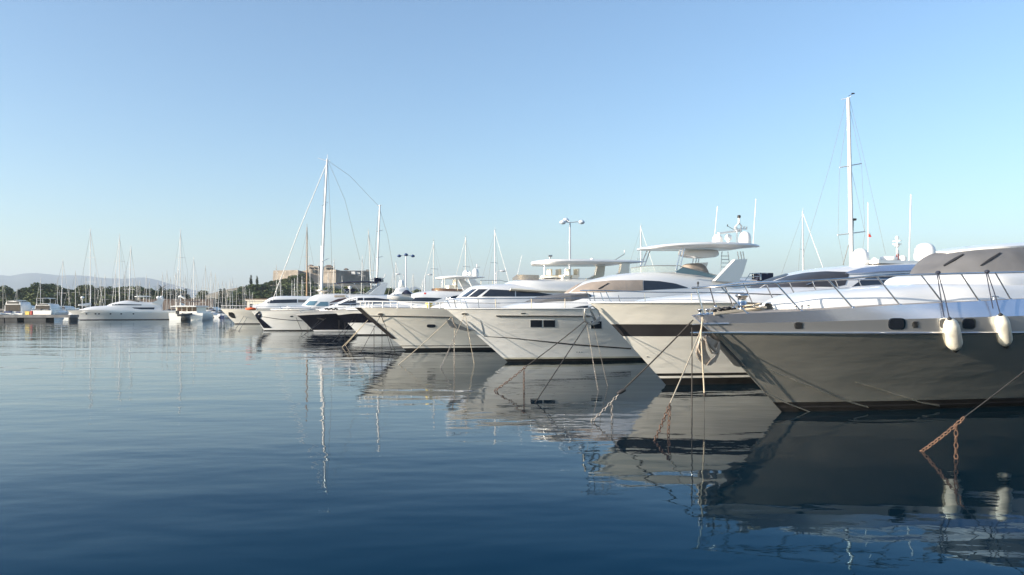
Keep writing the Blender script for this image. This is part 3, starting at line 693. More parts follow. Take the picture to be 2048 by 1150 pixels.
B2.panel(bv,[(1523,574.5),(1545,564),(1575,552.5),(1610,546),(1650,543),(1700,544.5)],[(1523,575.5),(1560,577),(1600,575),(1640,573.5),(1670,574),(1690,570)],'windscreen','mesh_dark',mirror=True,n=20,m=6)
B2.panel(bv,[(1703,574),(1722,560),(1745,551),(1800,547),(1860,547)],[(1703,575),(1730,576),(1760,576),(1810,576),(1860,576)],'side_window','glass_dark',n=16,m=5)
B2.panel(bv,[(1690,548),(1720,540),(1760,535),(1850,532)],[(1690,549.5),(1720,549),(1760,546),(1850,543)],'roof_brow','silver_sky_tint',n=16,m=4,off=.09)
m=MB(); q1,n1=B2.cast(bv,1612,571); m.tube([q1+n1*.05 if n1.dot(B2.cam-q1)>0 else q1-n1*.05, (B2.cast(bv,1627,565)[0]+Vector((-.02,-.06,.02)))],.02); m.build('wiper','steel',B2.root)
B2.dome(1721,497,533,33,.2); B2.dome(1850,486,523,41,.5)
def radar_small(B,x,y0,y1,w,v=0,name='radar'):
    return B.dome(x,y0,y1,w,v,name)
m=MB(); q=B2.P(1777,521,.3); m.lathe(q,[(.28,0),(.34,.03),(.34,.13),(.28,.17),(0,.18)],18); m.lathe(q-Vector((0,0,.12)),[(.5,0),(.5,.05),(.3,.12)],14); m.build('radar','dome_white',B2.root)
m=MB(); q=B2.P(1805,518,.6); m.lathe(q,[(0,-.1),(.13,-.08),(.15,0),(.15,.08),(0,.09)],14,0,(-.6,-.8,.1)); q=B2.P(1748,521,.6); m.lathe(q,[(.05,-.1),(.05,0),(.11,.06)],12,0,(-.6,-.8,.1)); m.box(tuple(B2.P(1790,526,.4)),(3.2,1.2,.14)); m.build('searchlight','dome_white',B2.root)
m=MB(); a=B2.P(1794,525,.2); b=B2.P(1794,476,.2); m.tube([a,b],.035,0,6); m.box(tuple(b.lerp(a,.25)),(.25,.25,.05)); m.ell(tuple(b),(.08,.08,.1)); m.box(tuple(b.lerp(a,.12)),(.08,.4,.04)); m.ell(tuple(b.lerp(a,.3)),(.11,.11,.09)); m.build('light_mast','white_mast',B2.root)
B2.pole((1736,550),(1736,405),.022); B2.pole((1818,522),(1822,389),.03)
for (x,y0,y1,w,lb,cl,nm) in ((1798,500,520,-7,'small red and white flag beside the right radome','red','red'),(1737,465,474,6,'small red and white flag on the thin antenna by the tall mast','red','w')):
    root=empty('signal_flag',B2.M@B2.P(x,y1,.2)); tag(root,lb,'flag')
    a=B2.M@B2.P(x,y0,.2)-root.location; b=B2.M@B2.P(x,y1,.2)-root.location; c=B2.M@B2.P(x+w,y1,.25)-root.location; cc=B2.M@B2.P(x+w*.55,y0+2,.2)-root.location
    m=MB(); t=Vector((0,.01,0)); m.add([a,b,c,cc,a+t,b+t,c+t,cc+t],[(0,1,2,3),(7,6,5,4),(0,4,5,1),(2,6,7,3)]); m.build('cloth','red',root)
    m=MB(); b2=a.lerp(b,.4); m.add([a+t*-1,b2-t,cc.lerp(c,.3)-t,cc-t],[(0,1,2,3)]); m.build('white_panel','canvas_white',root)
railing(B2,[((1183,604),(1173,583)),((1208,604),(1201,585)),((1222,603),(1212,583)),((1291,604),(1289,588)),((1383,605),(1383,587)),((1488,606),(1488,588))],[((1190,603),(1187,584)),((1240,603),(1237,590))],[(1160,581),(1200,581),(1240,582),(1290,584),(1383,585),(1488,586)],[(1165,580.5),(1230,581.5)],r=.016)
m=MB(); 
for ln in ([(1170,618),(1168,636),(1174,647),(1186,650),(1199,646)],[(1176,616),(1185,612),(1196,620),(1200,632)],[(1172,630),(1190,634)],[(1180,618),(1190,645)]): m.tube([tuple(B2.P(x,y,.12)) for x,y in ln],.022,0,6)
m.build('bow_fairlead','steel_dull',B2.root); anchor_px(B2,[([(1167,618),(1167,628),(1168,638),(1172,646),(1180,649),(1184,650),(1183,646),(1176,643),(1172,637),(1171,628),(1171,618),(1170,616)],.0,.25),([(1184,650),(1192,648),(1198,643),(1202,636),(1200,633),(1196,637),(1190,642),(1184,645)],.25,.05)],[(1180,616),(1186,628),(1192,640)],v=.1,mats='steel_dull',th=.04)

# ===== 3. white yacht, hardtop and ladder
B3=Boat('motor_yacht',(890,617),(1015,724),25,6.0,22,'white motor yacht with tall hardtop, taupe windscreen cover and square hull windows','yacht','yachts moored side by side')
z3=B3.ztip
B3.hull(lambda u:z3+.0*u,wk=.8,Bk=((0,.74),(.4,.86),(.8,.98),(1,1.0)),Lent=(.56,.38),p=(1.8,2.2),q=.96,
  strips=[(-.15,.055,1,2),(.055,.085,2,1),(.085,.82,0,13),(.82,1,0,4)],mats=['hull_white','boot_black','hull_stain'])
m=MB(); m.tube(hline(B3,1,0,24,50,.0)[::-1]+hline(B3,1,0,24,50,.0,-1),.03,0,6); m.build('toe_rail','gelcoat',B3.root)
hb=B3.bvh
for (a,b,c,d) in ((1061,1084,640,654),(1087,1110,640,654),(1182,1203,642.5,657)):
    f=B3.panel(hb,[(a-.8,c-.8),(b+.8,c-.8)],[(a-.8,d+.8),(b+.8,d+.8)],'hull_window','gelcoat',n=6,m=3,off=.008); B3.panel(hb,[(a,c),(b,c)],[(a,d),(b,d)],'pane','glass_dark',n=6,m=3,off=.016,parent=f)
B3.panel(hb,[(992,630),(1180,631)],[(993,632.6),(1180,633.4)],'rub_strake','steel_dull',n=14,m=1,off=.05)
B3.panel(hb,[(955,671.5),(1020,675),(1150,688),(1262,696)],[(955,672),(1020,676.5),(1150,690.5),(1262,698.5)],'hull_dark_line','band_dark',n=24,m=1,off=.012)  # thin dark line on the hull side, thicker aft
t,b=rr(923,935,625.5,629.5,9,2.5); B3.panel(hb,t,b,'hawse_hole','steel_dull',n=9,m=2,off=.03)
B3.panel(hb,[(1042,625.5),(1051,625.5)],[(1042,627.5),(1051,627.5)],'nameplate','steel',n=4,m=1,off=.02)
for x in (1153,1158,1163): 
    t,b=rr(x,x+1.6,703.3,705,7,2); B3.panel(hb,t,b,'drain','rubber',n=7,m=1,off=.01)
o,bv=B3.loft([(988,620,2.6,.4,.5),(1000,616,2.6,.7,.5),(1030,608,2.6,1.0,.5),(1056,604,2.6,1.3,.5),(1088,600,2.6,1.6,.45),(1120,596,2.6,1.8,.45),(1150,590,2.6,1.95,.4),(1200,585,2.6,2.1,.4),(1300,583,2.6,2.2,.4),(1500,583,2.6,2.25,.4),(1600,585,2.6,2.25,.4)],'coachroof','gelcoat',tum=.12)
m=MB(); K=[(1056,603,.9),(1085,592,1.2),(1118,588,1.5),(1152,584.5,1.6),(1156,588,1.6)]; rows=[]
for x,y,h in K:
    p=B3.P(x,y,0); rows.append([(p.x,-h*a,p.z-.55*(abs(a)>.99)-.1*a*a) for a in (-1,-.98,-.6,0,.6,.98,1)])
m.grid(rows,0,False); m.add(rows[-1]+[(rows[-1][0][0],0,rows[-1][0][2]-.2)],[(0,1,2,3,4,5,6)]); m.build('sun_pad_cover','canvas_grey',B3.root)
B3.panel(bv,[(1139,617),(1160,612.5),(1176,611)],[(1139,617.5),(1160,617.5),(1176,617.5)],'side_window','glass_dark',n=8,m=2)
o,bw=B3.loft([(1134,589,2.9,1.2,.55),(1150,577,3.0,1.5,.55),(1170,566,3.0,1.7,.5),(1200,556,3.0,1.9,.5),(1240,548,3.0,2.0,.5),(1290,544.5,3.0,2.1,.45),(1350,544,3.0,2.15,.45),(1400,549,3.0,2.2,.45),(1450,556,3.0,2.2,.45),(1520,560,3.0,2.2,.45),(1580,562,3.0,2.1,.45)],'deckhouse','gelcoat',tum=.2)
B3.panel(bw,[(1141,585),(1158,573),(1180,565),(1225,561),(1286,560.5)],[(1141,585.5),(1165,585),(1200,585),(1240,583),(1286,581)],'windscreen_cover','canvas_taupe',mirror=True,n=20,m=6,off=.02)
B3.panel(bw,[(1287,561),(1320,562.5),(1350,567),(1375,575)],[(1287,581),(1320,579),(1350,577.5),(1375,576)],'side_window','glass_dark',n=12,m=4)
B3.panel(bw,[(1196,578),(1216,567)],[(1198,579),(1217,568)],'wiper','rubber',n=5,m=1,off=.05)
# flybridge glass
def glass_strip(B,line,mats,name,th=.02,v=None,mirror=True):
    m=MB(); rows=[[],[]]
    for (x,yt,yb,vv) in line:
        rows[0].append(B.P(x,yt,vv)); rows[1].append(B.P(x,yb,vv))
    m.grid(rows,0,True)
    if mirror: m.grid([[Vector((p.x,-p.y,p.z)) for p in r] for r in rows],0,True)
    m.grid([[p+Vector((0,th,0)) for p in r] for r in rows],0,True)
    return m.build(name,mats,B.root)
glass_strip(B3,[(1262,536,548,.15),(1290,532,547,.7),(1320,531,546,1.2),(1356,531,545,1.55)],'glass_pale','flybridge_screen')
glass_strip(B3,[(1352,543,545,1.7),(1366,534,547,1.75),(1400,541,551,1.8),(1441,552,558,1.85)],'glass_blue','flybridge_side_screen',mirror=False)
m=MB(); m.tube([B3.P(x,y,v) for x,y,v in ((1262,536,.15),(1290,532,.7),(1320,531,1.2),(1358,531,1.6),(1366,534,1.75),(1441,552,1.85))],.022,0,6); m.build('screen_frame','steel_dull',B3.root)
o,_=B3.loft([(1364,541,4.6,.2,.6),(1371,529,4.6,.55,.6),(1388,526.5,4.6,.6,.5),(1402,529,4.6,.6,.6),(1411,539,4.6,.4,.6)],'seat_cover','canvas_taupe')
o,bh=B3.loft([(1266,497,1,.25,.5),(1275,493.5,1,.9,.5),(1300,489,1,1.6,.5),(1345,486,1,1.95,.5),(1400,484.8,1,2.05,.5),(1440,486.5,1,2.05,.5),(1480,489,1,2.0,.5),(1505,492,1,1.9,.5),(1520,495,1,1.7,.5)],'tmp','gelcoat')
bpy.data.objects.remove(o)
def slab(B,keys,name,mats,th=.16,n=4,parent=None,camber=.10):
    """hardtop: keys (x,y top at centre, half width, thickness)"""
    K=[(lambda p:(p.x,p.z,k[2],k[3]))(B.P(k[0],k[1],0)) for k in keys]; K.sort(); m=MB(); rows=[]
    for (u,z,h,t) in catmull(K,n):
        t=max(.02,t); up=[(a*h,z-camber*a*a*h/2) for a in (-1,-.85,-.5,0,.5,.85,1)]
        rows.append([(u,up[0][0]*1.0,up[0][1]-t*.35)]+[(u,a*.985,b) for a,b in up]+[(u,up[-1][0],up[-1][1]-t*.35)]+[(u,a*.93,z-t-.02*abs(a)) for a,b in up[::-1]]+[(u,up[0][0],up[0][1]-t*.35)])
    m.grid(rows,0,True); m.add(rows[0],[tuple(range(len(rows[0])))]); m.add(rows[-1],[tuple(range(len(rows[-1])))])
    return m.build(name,mats,parent or B.root)
slab(B3,[(1279,496.5,.2,.05),(1288,494,.8,.14),(1308,490,1.4,.22),(1345,487,1.75,.30),(1395,485.5,1.9,.34),(1435,486.5,1.9,.34),(1465,488.5,1.75,.28),(1483,490.5,1.5,.20),(1494,493,1.2,.08)],'hardtop','gelcoat')
B3.loft([(1362,499,6.02,.3,.7),(1375,499,5.92,.5,.6),(1400,499,5.86,.6,.6),(1420,499,5.9,.5,.6),(1432,500,6.05,.3,.7)],'hardtop_housing','gelcoat')
sup=[]
for (x0,y0,x1,y1,v) in ((1281,533,1294,502,-1.2),(1289,532,1300,501,-1.2),(1352,540,1363,497,1.55),(1360,535,1369,497,1.6),(1385,527,1389,505,-1.7),(1391,527,1395,505,-1.7),(1396,527,1400,505,-1.7),(1478,520,1475,503,1.6),(1484,520,1481,503,1.6),(1489,520,1486,503,1.6)):
    m=MB(); m.tube([B3.P(x0,y0,v),B3.P(x1,y1,v)],.035,0,6); m.build('hardtop_support','steel',B3.root)
m=MB()
for a,b in (((1441,548),(1444,503)),((1459,528),(1456,503))): m.tube([B3.P(*a,-.6),B3.P(*b,-.6)],.03)
for y in (512,519,526,534): m.tube([B3.P(1442,y,-.6),B3.P(1458,y,-.6)],.025)
m.build('ladder','steel',B3.root)
for v in (2.1,-1.9):
    dx=0 if v>0 else -52; dy=0 if v>0 else -0; pl=[(1430+dx,562),(1447,544),(1471,519),(1495,518),(1487,545),(1477,565)]
    pts=[B3.P(x,y,2.1) for x,y in [(1430,562),(1447,544),(1471,519),(1495,518),(1487,545),(1477,565)]]
    m=MB(); m.prism([Vector((p.x,-v,p.z)) for p in pts],(0,-.28 if v<0 else .28,0)); m.build('arch_fin','gelcoat',B3.root)
B3.dome(1435,469,489,21,-.6); B3.dome(1490,463,491,24,.5)
m=MB(); m.lathe(B3.P(1457,489,0),[(.3,0),(.1,.05),(.1,.25),(.22,.32),(.2,.5),(.08,.62),(0,.63)],12); a=B3.P(1437,467,.2); b=B3.P(1480,461,-.2); m.tube([a,b],.075,0,6); m.build('radar_scanner','dome_white',B3.root)
m=MB(); m.tube([B3.P(1474,488,0),B3.P(1474,455,0)],.035); m.tube([B3.P(1481,486,0),B3.P(1481,455,0)],.035); m.tube([B3.P(1473,462,0),B3.P(1472,452,0),B3.P(1478,446,0),B3.P(1483,452,0),B3.P(1482,463,0)],.05,0,6); m.tube([B3.P(1478,446,0),B3.P(1478,436,0)],.06); m.tube([B3.P(1466,458,0),B3.P(1494,458,0)],.03)
for x in (1470,1488,1493): m.tube([B3.P(x,459,0),B3.P(x,453,0)],.05)
m.build('light_mast','white_mast',B3.root); m=MB(); m.lathe(B3.P(1478,436,0),[(.08,0),(.1,.03),(.1,.14),(.08,.17),(0,.17)],10); m.tube([B3.P(1467,459,0),B3.P(1455,452,0)],.015); m.tube([B3.P(1455,453,0),B3.P(1455,449,0)],.03); m.build('masthead_light','rubber',B3.root)
B3.pole((1428,486),(1435,413),.02,v=-1); B3.pole((1506,492),(1512,398),.022,v=1)
m=MB()
for ln in ([(1490,562),(1500,547),(1520,547),(1521,560)],[(1496,553),(1519,553)],[(1522,560),(1522,546),(1536,547)],[(1507,547),(1507,556)]): m.tube([B3.P(x,y,1.8) for x,y in ln],.022)
m.build('aft_rail','steel',B3.root); m=MB(); a=B3.P(1527,561,1.5); m.box((a.x+.1,a.y+.2,a.z+.22),(1.0,.7,.46)); m.build('locker_cover','canvas_navy',B3.root)
m=MB(); q=B3.P(1396,566,2.22); m.ell(tuple(q),(.06,.06,.09)); m.tube([q,q-Vector((0,0,.2))],.03); m.build('side_light','rubber',B3.root)
railing(B3,[((902,616),(893,598)),((924,616),(920,598)),((936,616),(929,598)),((992,616),(991,598)),((1063,617),(1063,597)),((1130,617),(1130,597))],[((912,615),(908,598)),((958,615),(956,598))],[(892,598),(960,597.5),(1063,597),(1130,596.5),(1180,596.5),(1300,596)],[(896,597.5),(990,597)],r=.02,mid=[[(992,606),(1063,605.5),(1130,605.5),(1178,606)]])
anchor_px(B3,[([(893,640),(899,652),(915,658),(935,663),(945,662),(925,653),(908,645),(900,640)],.1,.3)],[(905,635),(907,645),(914,655)],v=.2,th=.035)
m=MB(); m.prism([B3.P(900,642,.1),B3.P(920,652,.1),B3.P(956,663,.1),B3.P(944,661,.1),B3.P(903,655,.1)],(0,.2,0)); m.build('bow_roller','anchor_metal',B3.root)

# ===== 4. cream yacht with white pipe rail
B4=Boat('motor_yacht',(712,615),(812,701),30,6.4,22,'cream hulled motor yacht with white pipe rail and long flat hardtop','yacht','yachts moored side by side')
z4=B4.ztip
B4.hull(lambda u:lerp([(0,z4),(7,z4-.08),(30,z4-.05)],u),wk=.82,Bk=((0,.76),(.4,.87),(.8,.98),(1,1.0)),Lent=(.52,.36),p=(1.8,2.2),q=1.0,
  strips=[(-.15,.058,1,2),(.058,.10,0,1),(.10,.118,1,1),(.118,1,0,14)],mats=['hull_cream','boot_black'])
hb=B4.bvh
B4.panel(hb,[(741,631),(800,631.5),(905,633.5)],[(742,632),(800,632.8),(905,634.8)],'rub_strake','band_dark',n=20,m=1,off=.04)
t,b=rr(853.5,871,648.5,655,11,3.5); B4.panel(hb,t,b,'porthole','glass_dark',n=11,m=2)
t,b=rr(756,766,625.8,630,9,2.2); B4.panel(hb,t,b,'hawse_hole','steel_dull',n=9,m=2,off=.04)
m=MB(); rows=[]
for i in range(17):
    w=1-.72*i/16; u=B4.u0(w); z=B4.zz(u,w); rows.append([(u+.25,-B4.half(u+.25,w)-.03,z),(u-.05,0,z),(u+.25,B4.half(u+.25,w)+.03,z)])
m.grid(rows,0,False); m.build('stem_plate','band_dark',B4.root)  # stainless plate, its dark reflections put into the colour
railing(B4,[((721,615),(721,603)),((731,615.5),(731,603)),((745,616),(745,603)),((766,616),(766,603)),((795,616.5),(795,603.5)),((823,617),(823,604)),((858,617),(858,604.5)),((880,617),(880,605))],[((738,615),(738,603)),((782,615),(782,603))],[(716,603),(745,603),(795,603.5),(823,604),(890,605),(1000,606)],[(719,602.6),(800,603)],r=.035,mats='white_mast',mid=[[(720,608.5),(795,609),(880,610)]])
m=MB(); q=B4.P(858,613,.8); m.box((q.x,q.y,B4.zs(q.x)+.22),(.35,.5,.42)); m.build('deck_box','yellow',B4.root); m=MB(); q=B4.P(851,613,.8); m.box((q.x+1.0,q.y,B4.zs(q.x)+.22),(.5,.5,.40)); m.lathe((q.x+2.1,q.y,B4.zs(q.x)),[(.3,0),(.42,.3),(.46,.5),(.2,.55)],12); m.build('deck_locker','cream',B4.root)
o,bv=B4.loft([(898,603,2.7,1.0,.5),(915,598,2.7,1.5,.5),(930,586,2.7,1.8,.5),(948,573,2.7,2.0,.5),(970,569.5,2.7,2.1,.45),(1010,568,2.7,2.3,.45),(1100,566,2.7,2.4,.45),(1300,566,2.7,2.4,.45)],'deckhouse','gelcoat',tum=.14)
B4.loft([(830,612,2.7,.8,.5),(870,606,2.7,1.4,.5),(900,601,2.7,1.8,.5),(960,600,2.7,2.2,.5),(1300,600,2.7,2.4,.5)],'coachroof','gelcoat')
for tp,bt in (([(944,579),(954,578)],[(922,594),(934,594)]),([(957,578.5),(975,578.5)],[(937,594),(954,594)]),([(980,578.5),(1008,580),(1030,581)],[(963,593),(995,593),(1030,593)]),([(1032,581),(1070,584),(1110,590)],[(1032,593),(1070,592.5),(1110,591.5)])):
    B4.panel(bv,tp,bt,'window','glass_dark',n=9,m=4)
B4.panel(bv,[(1020,580),(1080,583),(1150,583)],[(1020,581.5),(1080,585),(1150,586)],'brow','cream',n=9,m=1,off=.25)
B4.loft([(1008,573,3.8,1.0,.5),(1024,563,3.9,1.6,.45),(1045,559,3.9,1.9,.4),(1080,559,3.9,2.1,.4),(1160,559,3.9,2.2,.4),(1260,560,3.9,2.2,.4)],'flybridge','gelcoat',tum=.06)
glass_strip(B4,[(1025,556,561,.1),(1034,549,560,.9),(1056,549.5,560,1.5),(1078,550,560,1.8)],'glass_grey','flybridge_screen',mirror=False)
B4.loft([(1082,558,5.0,.7,.5),(1095,552,5.0,.9,.4),(1120,553,5.0,.9,.4),(1140,557,5.0,.9,.4),(1150,560,5.0,.8,.4)],'helm_console','cream')
for x_,v_ in ((1092,-.9),(1110,-.9),(1128,.9),(1146,.9)):
    q=B4.P(x_,558,v_); m=MB(); m.box((q.x,q.y,q.z+.12),(.5,.7,.3)); m.box((q.x+.28,q.y,q.z+.42),(.14,.7,.6)); m.build('helm_seat','cream',B4.root)
B4.tubes([[B4.P(x,y,2.1) for x,y in ((960,561),(1000,560.5),(1016,564))],[B4.P(985,561,2.1),B4.P(985,568,2.1)],[B4.P(962,561,2.1),B4.P(962,569,2.1)]],.02,'roof_rail','steel')
B4.tubes([[B4.P(x,y,2.15) for x,y in ((1084,556),(1140,556.5),(1200,557))],[B4.P(1112,556,2.15),B4.P(1112,560,2.15)],[B4.P(1140,556,2.15),B4.P(1140,560,2.15)],[B4.P(1172,556.5,2.15),B4.P(1172,561,2.15)]],.022,'flybridge_rail','steel')
slab(B4,[(1067,524,.3,.1),(1073,521,1.0,.3),(1090,519,1.8,.38),(1140,519,2.1,.38),(1200,520,2.1,.36),(1240,521,2.0,.28),(1268,522.5,1.8,.1)],'hardtop','gelcoat')
for (x0,y0,x1,y1,v) in ((1087,556,1090,527,.9),(1129,552,1133,528,1.6)): B4.tubes([[B4.P(x0,y0,v),B4.P(x1,y1,v)]],.03,'hardtop_support','steel')
for v,dx in ((2.0,60),(-2.0,0)):
    pts=[B4.P(x+60,y,2.0) for x,y in ((1155,559),(1180,546),(1184,527),(1200,527),(1198,546),(1190,559))]
    m=MB(); m.prism([Vector((p.x,-v,p.z)) for p in pts],(0,.3 if v>0 else -.3,0)); m.build('arch_fin','cream',B4.root)
B4.dome(1184,516,522,8,0,'satellite_dome'); m=MB(); a=B4.P(1100,521,0); m.tube([a,B4.P(1100,513,0)],.06); m.tube([B4.P(1097,512,0),B4.P(1104,512,0)],.08); m.tube([B4.P(1227,522,0),B4.P(1249,508,0),B4.P(1249,500,0)],.03); m.build('light_mast','steel_dull',B4.root)
B4.panel(B4.loft([(1130,572,3.0,2.2,.4),(1200,572,3.0,2.25,.4)],'side_coaming','gelcoat')[1],[(1137,560),(1162,560)],[(1137,571),(1162,571)],'open_window','glass_dark',n=5,m=2)
B4.pole((1033,558),(1044,510),.015,v=0)

# ===== 5..8 the yachts beyond
B5=Boat('motor_yacht',(664,622),(718,670.5),26,6.0,20,'white motor yacht with broad black band and black windows, left of the cream yacht','yacht','yachts moored side by side')
z5=B5.ztip
B5.hull(lambda u:lerp([(0,z5),(2,z5+.32),(26,z5+.35)],u),wk=.74,Bk=((0,.76),(.4,.88),(.74,.99),(1,.96)),Lent=(.5,.36),p=(1.8,2.1),q=.9,strips=[(-.15,.04,1,2),(.04,.46,0,6),(.46,.80,2,3),(.80,1,0,3)],mats=['hull_white','boot_black','black_hull'])
B5.loft([(690,616,2.6,.8,.5),(720,611,2.6,1.4,.5),(770,607,2.6,1.9,.45),(1000,607,2.6,2.3,.45)],'coachroof','gelcoat')
o,bv=B5.loft([(792,608,2.7,1.2,.6),(806,600,2.9,1.7,.6),(818,592,2.9,1.9,.55),(832,585.5,2.9,2.0,.5),(855,582,2.9,2.1,.5),(880,581,2.9,2.2,.45),(940,580,2.9,2.3,.45),(1000,580,2.9,2.3,.45)],'deckhouse','gelcoat',tum=.15)
B5.panel(bv,[(800,604),(816,595.5),(850,595),(884,596)],[(800,605),(830,606),(850,606.5),(868,603)],'windscreen','glass_dark',n=14,m=4,mirror=True)
B5.panel(bv,[(893,597),(905,592.5),(920,590)],[(893,598),(908,597),(922,595)],'side_window','glass_dark',n=8,m=2)
f=B5.panel(bv,[(848,585.5),(852,585.5)],[(848,588.5),(852,588.5)],'name_sign','red',n=3,m=1,off=.02)
glass_strip(B5,[(864,578,582,.1),(872,576,582,.9),(895,577,582,1.5),(925,578.5,582,1.8)],'glass_brown','flybridge_screen')
slab(B5,[(872,555,.3,.1),(880,553,1.0,.28),(905,551,1.7,.32),(935,552,1.9,.3),(960,553.5,1.7,.12)],'hardtop','gelcoat')
for (x0,y0,x1,y1,v) in ((884,580,886,556,.8),(889,580,890,556,1.2),(910,580,911,556,1.5)): B5.tubes([[B5.P(x0,y0,v),B5.P(x1,y1,v)]],.035,'hardtop_support','steel')
for v in (1.9,-1.9):
    pts=[B5.P(x,y,1.9) for x,y in ((946,578),(936,557),(947,557),(968,575),(968,582),(946,582))]; m=MB(); m.prism([Vector((p.x,-v,p.z)) for p in pts],(0,.25 if v>0 else -.25,0)); m.build('arch_fin','gelcoat',B5.root)
q=B5.P(903,579,-.3); m=MB(); m.box((q.x,q.y,q.z+.2),(.9,1.3,.5)); m.box((q.x+.4,q.y,q.z+.65),(.2,1.3,.8)); m.build('flybridge_seat','cream',B5.root)
B5.tubes([[B5.P(915,581,1.9),B5.P(915,574,1.9)],[B5.P(915,574,1.9),B5.P(960,574.5,1.9)],[B5.P(938,581,1.9),B5.P(938,574,1.9)]],.025,'flybridge_rail','steel')
B5.dome(932,540.5,553,13,-.8); B5.dome(940,543,551,8,0,'satellite_dome'); B5.dome(951,537,553,13.5,.8); m=MB(); m.tube([B5.P(954,540,0),B5.P(954,528,0)],.05); m.tube([B5.P(950,535,0),B5.P(960,534,0)],.04); m.build('light_mast','white_mast',B5.root)

B6=Boat('motor_yacht',(586,626.5),(629,664),24,5.8,20,'glossy black hulled motor yacht with white bulwark edge and boot stripe','yacht','yachts moored side by side')
z6=B6.ztip
B6.hull(lambda u:lerp([(0,z6),(4,z6+.28),(24,z6+.3)],u),wk=.84,Bk=((0,.76),(.4,.88),(.84,1.0),(1,.98)),Lent=(.5,.36),p=(1.8,2.1),q=.85,strips=[(-.15,.02,2,2),(.02,.10,1,1),(.10,.87,0,8),(.87,1,1,3)],mats=['black_hull','gelcoat','boot_black'])
o,bv=B6.loft([(640,616,2.3,.8,.5),(662,611,2.4,1.4,.5),(676,605,2.4,1.7,.55),(700,594.5,2.4,1.9,.5),(716,591,2.4,2.0,.5),(745,590,2.4,2.1,.5),(780,592,2.4,2.1,.5),(805,600,2.4,2.0,.5)],'deckhouse','gelcoat',tum=.15)
for tp,bt in (([(676,609.5),(700,599),(712,596.5)],[(676,611),(695,611),(712,611)]),([(715,596),(724,595.5),(726,596)],[(715,604),(722,605),(726,605)]),([(728,596),(750,595.5),(778,599)],[(728,605),(750,606),(778,604)])): B6.panel(bv,tp,bt,'window','glass_dark',n=8,m=3)
B6.panel(bv,[(700,606),(778,606)],[(700,609),(778,610)],'lower_window','glass_dark',n=8,m=2)
B6.tubes([[B6.P(700,614,1.0),B6.P(700,575,1.0)],[B6.P(696,588,1.0),B6.P(704,588,1.0)],[B6.P(690,591,1),B6.P(701,604,1)]],.04,'signal_mast','white_mast'); 
m=MB(); m.ell(tuple(B6.P(700,575,1.0)),(.16,.16,.2)); m.build('mast_light','dome_white',B6.root)
m=MB(); q=B6.S(651,619,1); 
for i in range(9): m.ell((q.x+i*.16,q.y-.02,q.z+.05+.06*math.sin(i*2)),(.14,.12,.10),0,7,5)
m.build('rope_bundle','rope_dark',B6.root)
o,_=B6.loft([(686,618,2.3,.8,.6),(696,612,2.4,1.1,.5),(708,612,2.4,1.1,.5),(716,617,2.3,.8,.6)],'foredeck_cover','blue_cover')
m=MB(); q=B6.S(626,632,1,.6,-.1); m.tube([q,B6.S(648,640,1,.55,-.1)],.12,0,8); m.build('anchor_stock','boot_black',B6.root)

B7=Boat('motor_yacht',(503,623),(528,661.5),26,6.0,20,'white motor yacht with navy bimini, brown name plaque and dark bow patch','yacht','yachts moored side by side')
z7=B7.ztip
B7.hull(lambda u:lerp([(0,z7),(3,z7+.12),(26,z7+.2)],u),wk=.8,Bk=((0,.76),(.4,.88),(.8,.99),(1,.98)),Lent=(.5,.36),p=(1.8,2.1),q=.85,strips=[(-.15,.04,1,2),(.04,.09,0,1),(.09,.82,0,9),(.82,1,0,3)],mats=['hull_white','boot_black'])
hb=B7.bvh
B7.panel(hb,[(506,627.5),(513,632),(523,638)],[(508,629),(527,656),(544,656)],'bow_patch','black_hull',n=10,m=6,off=.03)
B7.panel(hb,[(513,631),(560,638),(604,641)],[(513,632),(560,639),(604,642)],'hull_line','band_dark',n=12,m=1,off=.03)
t,b=rr(580,587,631.5,634,7,2.5); B7.panel(hb,t,b,'porthole','glass_dark',n=7,m=1)
B7.loft([(540,618,2.7,.9,.5),(570,613,2.7,1.5,.5),(600,611,2.7,1.9,.5),(800,611,2.7,2.3,.5)],'coachroof','gelcoat')
o,bv=B7.loft([(598,614,2.8,1.2,.5),(608,607,2.8,1.6,.5),(617,598,2.8,1.8,.5),(628,591,2.8,2.0,.45),(641,588,2.8,2.1,.45),(665,587.3,2.8,2.2,.4),(712,588,2.8,2.3,.4),(790,590,2.8,2.3,.4)],'deckhouse','gelcoat',tum=.1)
for tp,bt in (([(619,602),(635,602)],[(609,611),(628,611)]),([(641,603.5),(656,603.5)],[(631,612),(656,612)]),([(660,604.5),(675,598),(697,595)],[(660,606),(680,603),(697,597)]),([(660,608),(675,607),(690,605)],[(660,611),(675,611),(690,610)])): B7.panel(bv,tp,bt,'window','glass_blue' if tp[0][0]<650 else 'glass_brown',n=8,m=3,off=.03)
f=B7.panel(bv,[(669,591.2),(692,591.2)],[(669,594.6),(692,594.6)],'name_plaque','teak',n=8,m=2,off=.03)
m=MB()
for k in range(9):
    q,n_=B7.cast(bv,671.2+k*2.35,592.9); m.box(tuple(q+Vector((0,-.06,0))),(.085,.02,.11)); 
    if k%2: m.box(tuple(q+Vector((.07,-.06,.04))),(.09,.02,.03))
m.build('lettering','cream',f)
slab(B7,[(666,567,.4,.06),(675,565,1.4,.12),(700,562.5,1.8,.14),(735,562,1.9,.14),(757,565,1.8,.1)],'bimini','canvas_navy')
for v in (1.9,-1.9):
    pts=[B7.P(x,y,1.9) for x,y in ((738,589),(766,565),(776,566),(768,589))]; m=MB(); m.prism([Vector((p.x,-v,p.z)) for p in pts],(0,.3 if v>0 else -.3,0)); m.build('arch_fin','gelcoat',B7.root)
